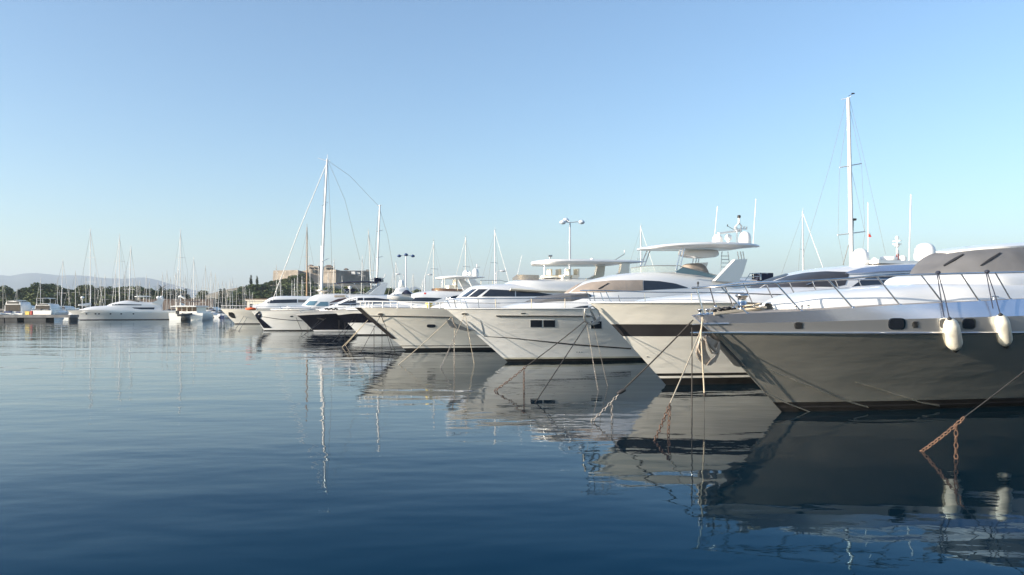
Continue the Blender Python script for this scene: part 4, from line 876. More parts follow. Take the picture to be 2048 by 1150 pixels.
B7.tubes([[B7.P(*a,v),B7.P(*b,v)] for v in (1.5,-1.5) for a,b in (((700,588),(672,567)),((690,588),(712,565)),((722,588),(706,564)),((668,588),(668,567)))],.03,'bimini_frame','steel')
m=MB()
for i in range(6): q=B7.P(749+i*3.4,564,0); m.tube([(q.x,q.y+(i-2.5)*.1,q.z),(q.x,q.y+(i-2.5)*.1,q.z+.55)],.11,0,8)
m.build('lifejacket_rack','canvas_navy',B7.root); B7.tubes([[B7.P(740,559,0),B7.P(768,556,0)],[B7.P(744,570,0),B7.P(744,556,0)],[B7.P(764,570,0),B7.P(764,556,0)],[B7.P(766,560,0),B7.P(771,548,0)]],.05,'equipment_frame','white_mast')
m=MB(); q=B7.P(648,589,0); m.lathe(q,[(.1,0),(.1,.2),(1.0,.42),(1.05,.55),(.2,.5),(0,.5)],16); m.build('radar','steel_dull',B7.root)
for x,y in ((655,581),(683,577)):
    pass
m=MB(); q=B7.P(699,585,0); m.box((q.x,q.y,q.z+.3),(1.2,1.2,.35)); m.build('flybridge_console','canvas_navy',B7.root)
B7.dome(699,570,577,7,.3,'satellite_dome')
q=B7.M@B7.P(502,618.5,0); rd=Boat.__new__(Boat)
m=MB(); rows=[]
for i in range(13):
    t=i/12*2-1; rows.append([(t*.68,math.cos(a)*.5*(1-t*t)**.5,math.sin(a)*.18*(1-t*t)**.5+.05) for a in [2*math.pi*k/10 for k in range(10)]])
m.grid(rows,0,True,True); o=m.build('bow_cushion','orange',loc=(q.x,q.y,q.z)); tag(o,'orange red cushion lashed on the pointed bow beside the far white hull','cushion')

B8=Boat('motor_yacht',(441,618),(471,648),26,6.0,20,'farthest white yacht of the row with black anchor pocket in its bow','yacht','yachts moored side by side')
z8=B8.ztip
B8.hull(lambda u:z8,wk=.8,Bk=((0,.76),(.4,.88),(.8,.99),(1,.98)),Lent=(.5,.36),p=(1.8,2.1),q=1,strips=[(-.15,.05,1,2),(.05,1,0,9)],mats=['hull_cream','boot_black'])
B8.panel(B8.bvh,[(457,624.5),(464,624.5),(468,627)],[(457.5,631),(464,636),(471.5,636.5)],'anchor_pocket','boot_black',n=6,m=3,off=.03)
o,bv=B8.loft([(505,610,2.6,1.2,.5),(524,606.5,2.6,1.7,.55),(534,599,2.6,1.9,.5),(545,594,2.6,2.0,.5),(560,592,2.6,2.1,.45),(600,592,2.6,2.2,.45),(640,593,2.6,2.2,.45)],'deckhouse','gelcoat')
B8.panel(bv,[(528,606),(544,599.5),(594,598.5)],[(528,607),(544,606.5),(594,605.5)],'window','glass_dark',n=10,m=3); B8.panel(bv,[(596,599),(626,600)],[(596,605),(626,605)],'aft_window','canvas_grey',n=6,m=2)
railing(B8,[((x,617),(x,611)) for x in (443,448,454,461,470,480)],[],[(442,611),(460,611),(485,611.5),(520,612)],[],r=.03,mats='white_mast')
for BB,pts,lab in ((B5,[(668,608),(700,607),(760,606)],0),(B6,[(600,622),(640,617),(690,614)],0),(B7,[(512,614),(560,613),(620,614),(660,614)],0)):
    railing(BB,[((x+3,y+5),(x,y)) for x,y in pts],[],pts,[],r=.025)
# radar yacht seen between
B9=Boat('motor_yacht',(742,616),(765,655),20,5.0,20,'white yacht with single radome half hidden behind the cream yacht rail','yacht','yachts moored side by side',dist=105)
B9.hull(lambda u:2.6,mats=['hull_white','boot_black'],Lent=(.5,.36))
_,b9=B9.loft([(768,603,2.0,.8,.5),(778,592,2.2,1.2,.5),(788,585,2.3,1.5,.45),(796,583,2.3,1.6,.4),(812,582.5,2.3,1.7,.4),(822,585,2.3,1.7,.4)],'deckhouse','gelcoat')
B9.loft([(790,583,4.0,.8,.4),(795,576,4.2,1.0,.4),(812,575,4.2,1.0,.4),(816,580,4.2,1.0,.4)],'upper_deck','gelcoat')
B9.panel(b9,[(780,592),(790,588),(815,588)],[(780,594),(792,592.5),(815,592.5)],'window','glass_dark',n=8,m=2)
B9.dome(803,560,573,11,0); B9.tubes([[B9.P(x,580,0),B9.P(x,572,0)] for x in (798,803,808)],.1,'radome_stand','white_mast')
tn=Boat('tender_boat',(774,595),(784,603),2.6,1.0,20,'small white tender with navy cover carried on deck left of the cream yacht cabin','tender',dist=72)
for ch in (0,): pass
m=MB(); rows=[]; zb=tn.P(790,603,0).z; zt=tn.P(790,590,0).z
for i in range(17):
    t=i/16; h=.5*(1-(1-min(1,t/.5))**2)+.01; rows.append([(2.4*t,-h,zt-.25*t),(2.4*t,-h*.9,zb+.15*(1-t)**2+.12),(2.4*t,0,zb+.3*(1-t)**3),(2.4*t,h*.9,zb+.15*(1-t)**2+.12),(2.4*t,h,zt+.15*t)])
m.grid(rows,0,True); m.build('hull','gelcoat',tn.root)
m=MB(); rows=[[(1.5+1.0*t,-.5*a,zt+.1+.4*math.sin(math.pi*min(1,.15+t))*(1-a*a)) for a in (-1,-.6,0,.6,1)] for t in [k/6 for k in range(7)]]; m.grid(rows,0,True); m.build('cover','canvas_navy',tn.root)
# ---------------------------------------------------------------- far motor yacht (broadside) on the left
BF=Boat('motor_yacht',(134,621),(160,640),24.5,5.2,22,'far white motor yacht lying broadside behind the open water on the left','yacht')
zf=BF.ztip
BF.hull(lambda u:lerp([(0,zf),(6,zf+.15),(23.5,zf-.1)],u),wk=.8,Bk=((0,.78),(.4,.9),(.8,1.0),(1,.97)),Lent=(.5,.36),p=(1.8,2.1),q=.9,strips=[(-.15,.06,1,2),(.06,1,0,9)],mats=['hull_white','boot_black'])
_,bc=BF.loft([(160,622,1.6,.8,.5),(176,614.5,1.7,1.6,.5),(216,611,1.7,2.0,.5),(260,609,1.7,2.1,.5),(324,609,1.7,2.1,.5)],'coachroof','gelcoat')
o,bv=BF.loft([(214,611,2.6,1.0,.6),(226,606,2.7,1.6,.55),(254,601,2.7,1.9,.5),(280,603,2.7,2.0,.5),(302,604.5,2.7,2.0,.5),(322,604,2.7,1.9,.5)],'deckhouse','gelcoat')
BF.panel(bv,[(217,609.5),(235,607.8),(283,609)],[(217,611),(240,610.6),(283,610.6)],'windscreen','glass_dark',n=10,m=2)
BF.panel(bc,[(263,614.5),(280,612.5),(310,612.8)],[(268,617),(282,618.7),(308,618.9)],'side_window','glass_dark',n=10,m=3)
for x in (172.7,191,198,221,242.5,266.8):
    t,b=rr(x-1.8,x+1.8,626.4,628.9,7,2.2); BF.panel(BF.bvh,t,b,'porthole','glass_dark',n=7,m=1,off=.03)
for v in (1.9,-1.9):
    pts=[BF.P(x,y,1.9) for x,y in ((303,606),(318,598.5),(327,597),(323,610))]; m=MB(); m.prism([Vector((p.x,-v,p.z)) for p in pts],(0,.25 if v>0 else -.25,0)); m.build('arch_fin','gelcoat',BF.root)
BF.dome(317,592,599,8,.5); BF.dome(323,591.5,598,7,-.5)
slab(BF,[(269,593,.4,.08),(274,592,1.3,.2),(290,591.5,1.5,.24),(302,592.5,1.3,.1)],'hardtop','gelcoat'); BF.tubes([[BF.P(x,603,v),BF.P(x+1,594,v)] for x in (276,287,298) for v in (1,-1)],.05,'hardtop_support','steel')
glass_strip(BF,[(252,600,602,.2),(262,599,602,1.0),(278,602,604,1.5)],'glass_dark','flybridge_screen')
m=MB(); p=BF.P(346,638,0); m.box((p.x,0,.45),(2.0,4.4,.35)); m.build('swim_platform','gelcoat',BF.root)
m=MB(); a=BF.P(330,623,0); b=BF.P(342,639,0); m.prism([(a.x,-2.2,a.z),(a.x+.6,-2.2,a.z),(b.x+.5,-2.2,b.z),(b.x,-2.2,b.z)],(0,4.4,0)); m.build('transom','glass_dark',BF.root)

# ---------------------------------------------------------------- boats seen from astern at the pontoon
def stern_boat(name,x0,x1,yw,ydeck,ycab,ytop,label,group,rake=.0,hull_m='hull_white',L=11,dsh=0,canopy=None):
    """x0..x1 px width at the transom, yw waterline row"""
    d=wl_d(yw)+dsh; W=(x1-x0)/FP*d; c=at((x0+x1)/2,yw,d); root=empty(name,(c.x,d,0)); tag(root,label,'motor boat',group)
    Z=lambda y: EYE-(y-HZ)/FP*d
    zd,zc,zt=Z(ydeck),Z(ycab),Z(ytop); m=MB(); rows=[]
    for i in range(17):
        t=i/16; h=W/2*(1 if t<.45 else max(.02,1-((t-.45)/.55)**2.2)); sh=zd*(1+.25*t*t)
        rows.append([(-h,L*t,sh),(-h*.97,L*t,sh*.55),(-h*.86*(1 if t<.8 else (1-t)/.2+.05),L*(t if t<.9 else .9+.05*(t-.9)),-.2),(h*.86*(1 if t<.8 else (1-t)/.2+.05),L*(t if t<.9 else .9+.05*(t-.9)),-.2),(h*.97,L*t,sh*.55),(h,L*t,sh)])
    m.grid(rows,0,True); m.add(rows[0],[tuple(range(6))]); m.grid([[r[0] for r in rows],[r[5] for r in rows]],0,False); m.build('hull',hull_m,root)
    m=MB(); cw=W*.43; rows=[]
    for (t,k,zz_) in ((.06,.9,zc),(.1,1,zc),(.3,1,zc+.05),(.5,.92,zc-.1),(.68,.6,zd+.35),(.8,.3,zd+.1)):
        rows.append([(-cw*k,L*t,zd-.1),(-cw*k*.97,L*t,zd+(zz_-zd)*.6),(-cw*k*.8,L*t,zd+(zz_-zd)*.93),(0,L*t,zz_),(cw*k*.8,L*t,zd+(zz_-zd)*.93),(cw*k*.97,L*t,zd+(zz_-zd)*.6),(cw*k,L*t,zd-.1)])
    m.grid(rows,0,True); m.add(rows[0],[tuple(range(7))]); m.build('cabin','gelcoat',root)
    m=MB(); m.box((0,L*.06-.04,zd+(zc-zd)*.42),(cw*1.6,.06,(zc-zd)*.56)); m.build('cockpit_window','glass_dark',root)
    m=MB(); m.box((0,L*.06-.03,zd+(zc-zd)*.85),(cw*1.3,.05,(zc-zd)*.14)); m.build('upper_window','glass_dark',root)
    m=MB(); 
    if ytop<ycab-1:
        rows=[[(cw*.85*a*k,L*t,zt-.18*a*a-(0 if 0<k else 0)) for a in (-1,-.7,-.3,0,.3,.7,1)] for t,k in ((.05,.8),(.1,1),(.35,1),(.42,.7))]
        m.grid(rows,0,True); m.grid([[(a,b,c-.1) for a,b,c in r] for r in rows],0,True); m.build('hardtop','gelcoat',root)
        m=MB()
        for sx in (-1,1):
            m.tube([(sx*cw*.75,L*.1,zc-.2),(sx*cw*.8,L*.1,zt-.15)],.05); m.tube([(sx*cw*.7,L*.36,zc-.2),(sx*cw*.8,L*.36,zt-.15)],.05)
        m.build('hardtop_support','gelcoat',root)
    m=MB(); m.box((-W*.2,L*.06-.3,zd+.25),(W*.3,.4,.55)); m.box((W*.25,L*.06-.25,zd+.2),(W*.18,.35,.45)); m.build('cockpit_seat','blue_cover' if x0%2 else 'canvas_grey',root)
    m=MB(); m.box((0,-.45,.35),(W*.86,.9,.14)); m.build('swim_platform','teak',root)
    m=MB()
    for sx in (-1,1): m.tube([(sx*W*.46,.1,zd),(sx*W*.46,.1,zd+.55),(sx*W*.46,L*.5,zd+.65)],.03)
    m.build('side_rail','steel',root)
    return root
g='motor boats backed onto the left pontoon'
stern_boat('motor_boat',1,45,633,626,602,600,'white motor boat seen from astern at the far left end of the pontoon',g,dsh=8)
r=stern_boat('motor_boat',62,103,633,621,607,595.5,'white flybridge boat seen from astern on the pontoon with a curved hardtop',g,dsh=8)
stern_boat('motor_boat',108,131,632,619,612,612,'low covered motor boat between flybridge boat and far white yacht',g,dsh=10)
stern_boat('motor_boat',46,60,631,619,611,611,'small white cuddy boat squeezed between the two stern-on motor boats',g,dsh=14,L=7)
stern_boat('motor_boat',391,432,631.5,620,614,614,'low white motor boat with blue side right of the houseboat',g,dsh=6,hull_m='gelcoat')
stern_boat('motor_boat',430,452,631,623,620,620,'small blue grey dayboat left of the farthest row yacht',g,dsh=2,hull_m='blue_cover',L=6)
stern_boat('motor_boat',330,344,630,618,613,613,'small cream cruiser between far white yacht and houseboat',g,dsh=16,L=8)
# houseboat-like trawler with hanging dinghy
d=162; rt=empty('trawler_yacht',at(365,612,d)-Vector((0,0,3))); tag(rt,'boxy white trawler yacht seen from astern with an awning and white bundled sail','yacht')
Zt=lambda y: EYE-(y-HZ)/FP*d; X_=lambda x:(x-365)/FP*d
m=MB()
for sx in (X_(350),X_(393)):
    rows=[]
    for i in range(9):
        t=i/8; h=1.35*(1-t**3)+.02; rows.append([(sx-h,9*t,Zt(626)),(sx-h*.85,9*t,-.2),(sx+h*.85,9*t,-.2),(sx+h,9*t,Zt(626))])
    m.grid(rows,0,True); m.add(rows[0],[(0,1,2,3)]); m.grid([[q[0] for q in rows],[q[3] for q in rows]])
m.box((X_(371),4.6,Zt(625)),(X_(392)-X_(352),8,.5)); m.build('hull','hull_white',rt)
m=MB(); m.box((X_(366),4.2,(Zt(625)+Zt(614))/2),(X_(388)-X_(347),5.2,Zt(614)-Zt(625))); m.build('cabin','cream',rt)
for xx in (352,362,373,383): m=MB(); m.box((X_(xx),1.57,(Zt(623)+Zt(615))/2),(.85,.06,(Zt(615)-Zt(624)))); m.build('window','glass_brown',rt)
m=MB(); m.box((X_(366),3.6,Zt(612.7)),(X_(391)-X_(340),7,.18)); m.box((X_(366),3.6,Zt(611.9)),(X_(387)-X_(345),6.4,.12)); m.build('roof','gelcoat',rt)
m=MB(); m.box((X_(364),3,Zt(603)),(X_(382)-X_(345),3,.12)); m.build('awning','canvas_grey',rt)
m=MB()
for xx in (346,354,363,372,381): m.tube([(X_(xx),1.7,Zt(612)),(X_(xx),1.7,Zt(603))],.05)
m.build('awning_pole','white_mast',rt)
m=MB(); rows=[[(X_(355+14*t),.6+.3*math.cos(a),Zt(595-3*math.sin(a)*(1-.5*t)+5*t*0)+.2*math.sin(5*t)) for a in [2*math.pi*k/8 for k in range(8)]] for t in [k/8 for k in range(9)]]
m.grid(rows,0,True,True); m.build('sail_bundle','canvas_white',rt)
o=MB(); rows=[]
for i in range(11):
    t=i/10; h=.75*(1-t**3)+.05; u=X_(362)+ (X_(389)-X_(362))*t; rows.append([(u,-1.1-h,Zt(628-2.5*t*t)),(u,-1.1-h*.7,Zt(632.5-3*t**3)),(u,-1.1+h*.7,Zt(632.5-3*t**3)),(u,-1.1+h,Zt(628-2.5*t*t))])
o.grid(rows,0,True); o.add(rows[0],[(0,1,2,3)]); dg=empty('rubber_dinghy',rt.location); tag(dg,'dark dinghy slung behind the trawler yacht','dinghy'); o.build('hull','canvas_grey',dg)
m=MB(); m.box((X_(359.5),-1.1,Zt(624.5)),(.55,.5,.7)); m.tube([(X_(359.5),-1.1,Zt(627)),(X_(360),-1.1,Zt(632))],.12); m.build('outboard_motor','rubber',dg)

# pontoon
pn=MB(); d0=155
xa=(-40-1024)/FP*d0; xb=(149-1024)/FP*d0
pn.box(((xa+xb)/2,d0,.95),(xb-xa,3.2,.55)); o=pn.build('pontoon','pontoon_grey'); tag(o,'long grey concrete pontoon in front of the left stern-on boats','pontoon')
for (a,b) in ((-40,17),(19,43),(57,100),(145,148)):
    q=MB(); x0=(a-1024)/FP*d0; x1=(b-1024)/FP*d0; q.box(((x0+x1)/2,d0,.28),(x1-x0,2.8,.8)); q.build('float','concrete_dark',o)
m=MB(); m.lathe((0,0,0),[(.22,0),(.22,.75),(.1,.8),(0,.8)],12); q=m.build('red_bin','red',loc=((60-1024)/FP*153.6,154.2,1.22)); tag(q,'small red drum on the left pontoon','drum')
m=MB(); m.box((0,0,.3),(.8,.6,.6)); m.box((0,0,.66),(.9,.7,.12)); q=m.build('dock_box','yellow',loc=((51-1024)/FP*153.6,154.4,1.22)); tag(q,'small ochre dock box left of the red drum','box')

# ---------------------------------------------------------------- sailboats
def make_sailboat(hull_m,cover_m,mast_m,spread=1):
    root=empty('sailboat',(0,0,-300)); L=10.5; m=MB(); rows=[]
    for i in range(17):
        t=i/16; h=1.65*math.sin(math.pi*min(1,.18+t*.82)**.8)**.75 if t<1 else .02; h=max(.02,1.7*(1-abs(2*(t*.8+.1)-.72)**2.4)) if t<1 else .02
        y=-4.2+L*t; sh=1.05+.35*t*t; rows.append([(-h,y,sh),(-h*.95,y,sh*.5),(-h*.55,y-.25*t,-.1),(h*.55,y-.25*t,-.1),(h*.95,y,sh*.5),(h,y,sh)])
    m.grid(rows,0,True); m.add(rows[0],[tuple(range(6))]); m.grid([[r[0] for r in rows],[r[5] for r in rows]],0,False); m.build('hull',hull_m,root)
    m=MB(); rows=[[(-.9*k,y,1.05),(-.8*k,y,1.05+hh),(0,y,1.12+hh),(.8*k,y,1.05+hh),(.9*k,y,1.05)] for y,k,hh in ((-1.8,1,.05),(-1.6,1,.5),(.5,1,.45),(2.2,.7,.3),(2.8,.5,.05))]
    m.grid(rows,0,True); m.add(rows[0],[tuple(range(5))]); m.build('cabin','gelcoat',root)
    m=MB(); m.tube([(0,1,1),(0,1,9),(0,.95,16)],[.095,.085,.065],0,8); m.tube([(0,1,16),(0,1,16.5)],.02); m.tube([(-.25,1,16.1),(.25,1,16.1)],.025); mt=m.build('mast',mast_m,root)
    for z,w in (((8.8,1.35),) if spread==1 else ((6.5,1.3),(11,1.0))):
        m=MB(); m.tube([(-w,.8,z),(0,1,z+.05),(w,.8,z)],.035,0,5); m.build('spreader',mast_m,mt)
    m=MB(); m.tube([(0,1,2.1),(0,-3.2,2.25)],.08); m.build('boom',mast_m,root)
    m=MB(); m.tube([(0,.9,2.5),(0,-1,2.4),(0,-3.1,2.35)],[.24,.2,.12],0,8); m.build('sail_cover',cover_m,root)
    m=MB(); m.tube([(0,6.0,1.5),(0,1,15.7)],.035,0,5); m.build('furled_jib','canvas_white',root)
    m=MB(); 
    for s in (-1,1): m.tube([(s*1.55,.7,1.2),(s*1.3,.8,8.8),(0,1,15.5)],.014,0,4)
    m.tube([(0,-4.1,1.2),(0,1,15.9)],.014,0,4); m.build('rigging','rig',root)
    m=MB()
    for s in (-1,1):
        m.tube([(s*1.5,-3.8,1.75),(s*1.65,0,1.75),(s*1.2,4,1.85),(0,6,2)],.02,0,4)
        for y,x in ((-3.8,1.5),(-1,1.65),(1.6,1.55),(4,1.2)): m.tube([(s*x,y,1.1),(s*x,y,1.8)],.02,0,4)
    m.build('guard_rail','steel',root)
    root['category']='sailboat'; return root
SB=[make_sailboat('hull_white','canvas_navy','alu_mast',1),make_sailboat('hull_white','canvas_white','white_mast',2),make_sailboat('blue_cover','canvas_navy','alu_mast',2),make_sailboat('gelcoat','teak','white_mast',1)]
sbu=set()
def sailboat(x,ytop,d,kind,label,group,lean=0,rz=None,hsc=None):
    src=SB[kind]
    if kind in sbu: o=copy_tree(src)
    else: o=src; sbu.add(kind)
    p=at(x,ytop,d); s=p.z/16.2; sh=hsc or max(.62,min(1.25,s))
    a_=rz if rz is not None else random.choice((0,math.pi))+random.uniform(-.22,.22)
    o.location=(p.x+math.sin(a_)*sh,d-math.cos(a_)*sh,0); o.scale=(sh,sh,s); o.rotation_euler=(0,0,a_)
    tag(o,label,None,group); return o
masts=[(6,566,0),(34,577,0),(81,555,1),(115,556,0),(126,518,1),(138,570,0),(151,542,0),(172,552,0),(181,458,1),(190,545,2),(202,555,0),(210,549,1),(231,540,0),(239,469,1),(250,543,0),(262,492,1),(265,556,0),(274,559,2),(280,560,0),(292.6,548,1),(299,560,0),(316,562,0),(325,545,1),(334,541,0),(341,554,0),(351,545,2),(356,534,0),(361,459,1),(370,549,0),(383,555,0),(387.5,514,1),(393,566,0),(405.5,560,1),(411,532,0),(417,568,0),(422,541,1),(426,566,0),(431,547,0),(437,563,1),(445,562,0),(452,563,2),(460,558,0),(465,556,1),(473,570,0),(486,569,0),(490,568,1),(499,578,0),(505,585,0),(553,530,0),(561,555,1),(584,560,0),(589,557,1),(595,547,0),(604,553,1),(621,544,0),(637,527,0),(656,545,1),(668,518,0),(684,552,0),(725,512,1),(737,460,0),(792,523,0),(786,545,1),(826,548,0),(845,560,1),(867,480,2),(884,560,0),(931,472,2),(990,458,1),(1282,450,1),(1606,420,1)]
masts.sort()
tall=[(126,'the slightly leaning mast behind the pontoon end'),(181,'the tall spreader mast above the far yacht bow'),(239,'the tall mast amidships of the far yacht'),(361,'the very tall mast over the trawler yacht'),(411,'the mast left of the fort hill cypress pair'),(490,'the mast below the two hill cypresses'),(553,'the mast under the fort west bastion'),(604,'the wooden mast'),(668,'the slim mast in front of the fort keep'),(737,'the leaning dark mast at the fort east end'),(792,'the mast beside the three-headed blue lamp'),(867,'the dark mast right of the small street lamp'),(931,'the mast over the twin radomes'),(990,'the white mast left of the globe lamp'),(1282,'the mast left of the high hardtop'),(1606,'the mast left of the tallest mast')]
special={126:'sailboat with slightly leaning pale mast behind the right end of the pontoon',181:'sailboat with tall bare mast and wide spreaders above the far yacht bow',239:'sailboat with tall white mast rising amidships of the far yacht',262:'sailboat with white mast leaning right behind the far yacht flybridge',361:'sailboat with the tallest mast of the left marina, above the trawler yacht',387.5:'sailboat with tall white mast just right of the trawler yacht',411:'sailboat with middling mast among the cluster right of the trawler yacht',553:'sailboat with thin mast crossing the left fort bastion',668:'sailboat whose slim mast stands before the shaded fort wall',725:'sailboat with white mast before the right end of the fort',737:'sailboat with dark raked mast just left of the ketch mizzen',792:'sailboat with thin grey mast left of the three-headed blue lamp',867:'sailboat with dark thin mast above the black windowed yacht cabin',931:'sailboat with dark mast rising behind the twin radomes',990:'sailboat with white mast above the cream yacht windscreen',1282:'sailboat with white mast just left of the high hardtop',1606:'sailboat with white mast standing left of the tallest mast on the right'}
cnt={}
rs=random.Random(5)
for (x,y,k) in masts:
    d=rs.uniform(188,250) if x<520 else (rs.uniform(150,205) if x<780 else {792:160,786:170,826:150,845:160,867:95,884:140,931:88,990:80,1282:90,1606:85}.get(x,120))
    if y<500 and x<520: d=rs.uniform(180,205)
    if x in special: lab=special[x]
    else:
        ref=[t for t in tall if t[0]<x]
        r0=ref[-1] if ref else None; cnt[r0]=cnt.get(r0,0)+1
        lab=('sailboat, %s small mast right of %s'%(ORD[cnt[r0]-1],r0[1])) if r0 else ('sailboat at far left with short mast, %s from the picture edge'%ORD[cnt[r0]-1])
    o=sailboat(x,y,d,k if k<3 else 0,lab,'sailboats in the marina',rz=(None if x<780 else rs.choice((.9,-2.2))))
    if x in (262,126,725): o.rotation_euler=(0,R(1.9),0); p_=at(x,y,d); o.location=(p_.x-math.sin(R(1.9))*p_.z,d-o.scale.x,0)
    if x==737: o.rotation_euler=(0,R(-2.8),0); p_=at(x,y,d); o.location=(p_.x+math.sin(R(2.8))*p_.z,d-o.scale.x,0)
for i_,t_ in enumerate(SB):
    if i_ not in sbu:
        for ch in list(t_.children):
            for c2 in list(ch.children): bpy.data.objects.remove(c2)
            bpy.data.objects.remove(ch)
        bpy.data.objects.remove(t_)

# the big two-masted ketch
d=113; K0=at(652,612,d); kt=empty('ketch',(K0.x,d,0)); tag(kt,'large white ketch with two tall masts rising behind the row of yachts','ketch')
def KP(x,y,dd=0): p=at(x,y,d+dd); return (p.x-K0.x,dd,p.z)
m=MB(); rows=[]
for i in range(21):
    t=i/20; h=max(.05,2.6*(1-(1-min(1,t/.5))**2))*(1-.2*max(0,t-.7)); rows.append([(KP(540,600)[0]+22*t,-h,2.6-.5*t),(KP(540,600)[0]+22*t+1.6*(1-t),-h*.8,1),(KP(540,600)[0]+22*t+2.6*(1-t),0,-.3),(KP(540,600)[0]+22*t+1.6*(1-t),h*.8,1),(KP(540,600)[0]+22*t,h,2.6-.5*t)])
m.grid(rows,0,True); m.grid([[r[0] for r in rows],[r[4] for r in rows]]); m.build('hull','hull_white',kt)
m=MB(); m.box((KP(690,600)[0],0,2.7),(8,2.6,1.0)); m.build('cabin','gelcoat',kt)
m=MB(); m.tube([KP(642,612),KP(648,450),KP(654.5,318)],[.18,.165,.12],0,10); m.tube([KP(654.5,318),KP(655,309)],.03); m.tube([KP(636,316),KP(654,322),KP(660,321)],.035); mm=m.build('main_mast','white_mast',kt)
for a,b in (((643,412),(656,404)),((642,524),(657,517))): m=MB(); m.tube([KP(*a,-1.2),KP((a[0]+b[0])/2,(a[1]+b[1])/2),KP(*b,1.2)],.05,0,5); m.build('spreader','white_mast',mm)
m=MB(); m.tube([KP(641,600),KP(643.5,492)],[.17,.12],0,8); m.build('furled_mainsail','canvas_white',kt)
m=MB(); m.tube([KP(752,612),KP(760,410)],[.17,.11],0,8); m.tube([KP(754,412),KP(764,410)],.04); mz=m.build('mizzen_mast','white_mast',kt)
for y in (462,515): m=MB(); m.tube([KP(752,y+1,-1),KP(758.5 if y<500 else 755,y),KP(765,y-2,1)],.045,0,5); m.build('spreader','white_mast',mz)
m=MB(); m.tube([KP(545,601),KP(600,455),KP(652,330)],.055,0,6); m.build('furled_genoa','canvas_white',kt)
m=MB()
for ln in ([(657,322),(700,352),(757,412)],[(657,324),(690,400),(720,520)],[(656,330),(662,470),(664,560)],[(760,420),(775,470),(790,560)],[(757,420),(745,560)],[(650,330),(640,560)]): m.tube([KP(*q) for q in ln],.022,0,4)
m.build('rigging','rig',kt)
# wooden masted boat
wb=sailboat(614,452,150,1,'sailboat with brown varnished wooden mast left of the ketch main mast','sailboats in the marina',rz=.1)
for ch in wb.children:
    if ch.name.startswith('mast'):
        me=bpy.data.meshes.new('mast'); m=MB(); m.tube([(0,1,1),(0,1,8.4)],[.19,.14],0,10); m.tube([(0,1,8.4),(0,1,16)],[.11,.07],0,8); m.tube([(0,1,16),(0,1,16.6)],.03); t_=m.build('mast','wood_mast',wb); 
        for c2 in list(ch.children): c2.parent=t_; c2.scale=(.6,1,1)
        bpy.data.objects.remove(ch); break
# tall right mast
sb=Boat.__new__(Boat)
d=62; T0=at(1704,612,d); tb=empty('sailing_yacht',(T0.x,d,0)); tag(tb,'sailing yacht with the tallest mast on the right, its hull hidden by motor yachts','sailing yacht')
def TP(x,y,dd=0): p=at(x,y,d+dd); return (p.x-T0.x,dd,p.z)
m=MB(); rows=[]
for i in range(17):
    t=i/16; h=max(.05,2.1*(1-(1-min(1,t/.5))**2)); rows.append([(-7+16*t,-h,1.5),(-6+15*t,-h*.8,.6),(-5+14*t,0,-.3),(-6+15*t,h*.8,.6),(-7+16*t,h,1.5)])
m.grid(rows,0,True); m.grid([[r[0] for r in rows],[r[4] for r in rows]]); m.build('hull','hull_white',tb)
m=MB(); m.tube([TP(1705,610),TP(1701,400),TP(1696.5,196)],[.19,.17,.13],0,10); m.tube([TP(1683,199),TP(1697,196),TP(1702,192)],.03); mm=m.build('mast','white_mast',tb)
m=MB(); m.tube([TP(1697,192),TP(1708,187)],.02); m.box(TP(1706,187),(.25,.05,.1)); m.build('wind_vane','rubber',mm)
for a,b in (((1679,335),(1723,327)),((1675,470),(1730,463))): m=MB(); m.tube([TP(*a,-.5),TP(*b,.5)],.045,0,5); m.build('spreader','white_mast',mm)
m=MB(); m.tube([TP(1705,560),TP(1706,480),TP(1707,440)],.03,0,5); m.box(TP(1708,439),(.3,.25,.16)); m.build('mast_instrument','rubber',mm)
m=MB()
for ln in ([(1692,202),(1660,330),(1605,515)],[(1700,202),(1722,290),(1771,508)],[(1702,335),(1716,400),(1729,462)],[(1698,210),(1679,335),(1676,470),(1690,540)],[(1698,210),(1723,328),(1730,463),(1720,540)]): m.tube([TP(*q) for q in ln],.011,0,4)
m.tube([TP(1697,490),TP(1686,530)],.03,0,4); m.build('rigging','rig',tb)

# ---------------------------------------------------------------- lamps
def three_lamp(x,ytop,d,arm,hr,mat_head,label,heads):
    p=at(x,ytop,d); root=empty('street_lamp',(p.x,d,1.0)); tag(root,label,'street lamp','street lamps along the quay'); H=p.z-1
    m=MB(); m.lathe((0,0,0),[(.28,0),(.28,.3),(.13,.5),(.11,H*.5),(.075,H)],12); m.build('pole','lamp_metal',root)
    for ax,ay,az in heads:
        m=MB(); m.tube([(0,0,H-.05),(ax,ay,H+az)],.045); m.build('arm','lamp_metal',root)
        m=MB(); m.lathe((ax,ay,H+az-.12),[(hr,0),(hr*1.0,.06),(hr*.8,hr*.5),(hr*.3,hr*.8),(0,hr*.85)],12); m.lathe((ax,ay,H+az-.13),[(hr*.95,0),(hr*.7,-hr*.35),(0,-hr*.5)],12); m.build('lamp_head',mat_head,root)
    return root
three_lamp(1140,444,75,1,.33,'lamp_glass','tall white lamp post with three grey globe heads above the cream yacht',[(-.75,-.5,0),(-.35,.8,.35),(1.15,.3,.1)])
three_lamp(812,511,120,1,.33,'lamp_blue','lamp post with three dark blue heads right of the ketch mizzen',[(-1.05,-.1,0),(0,0,.2),(1.05,.1,0)])
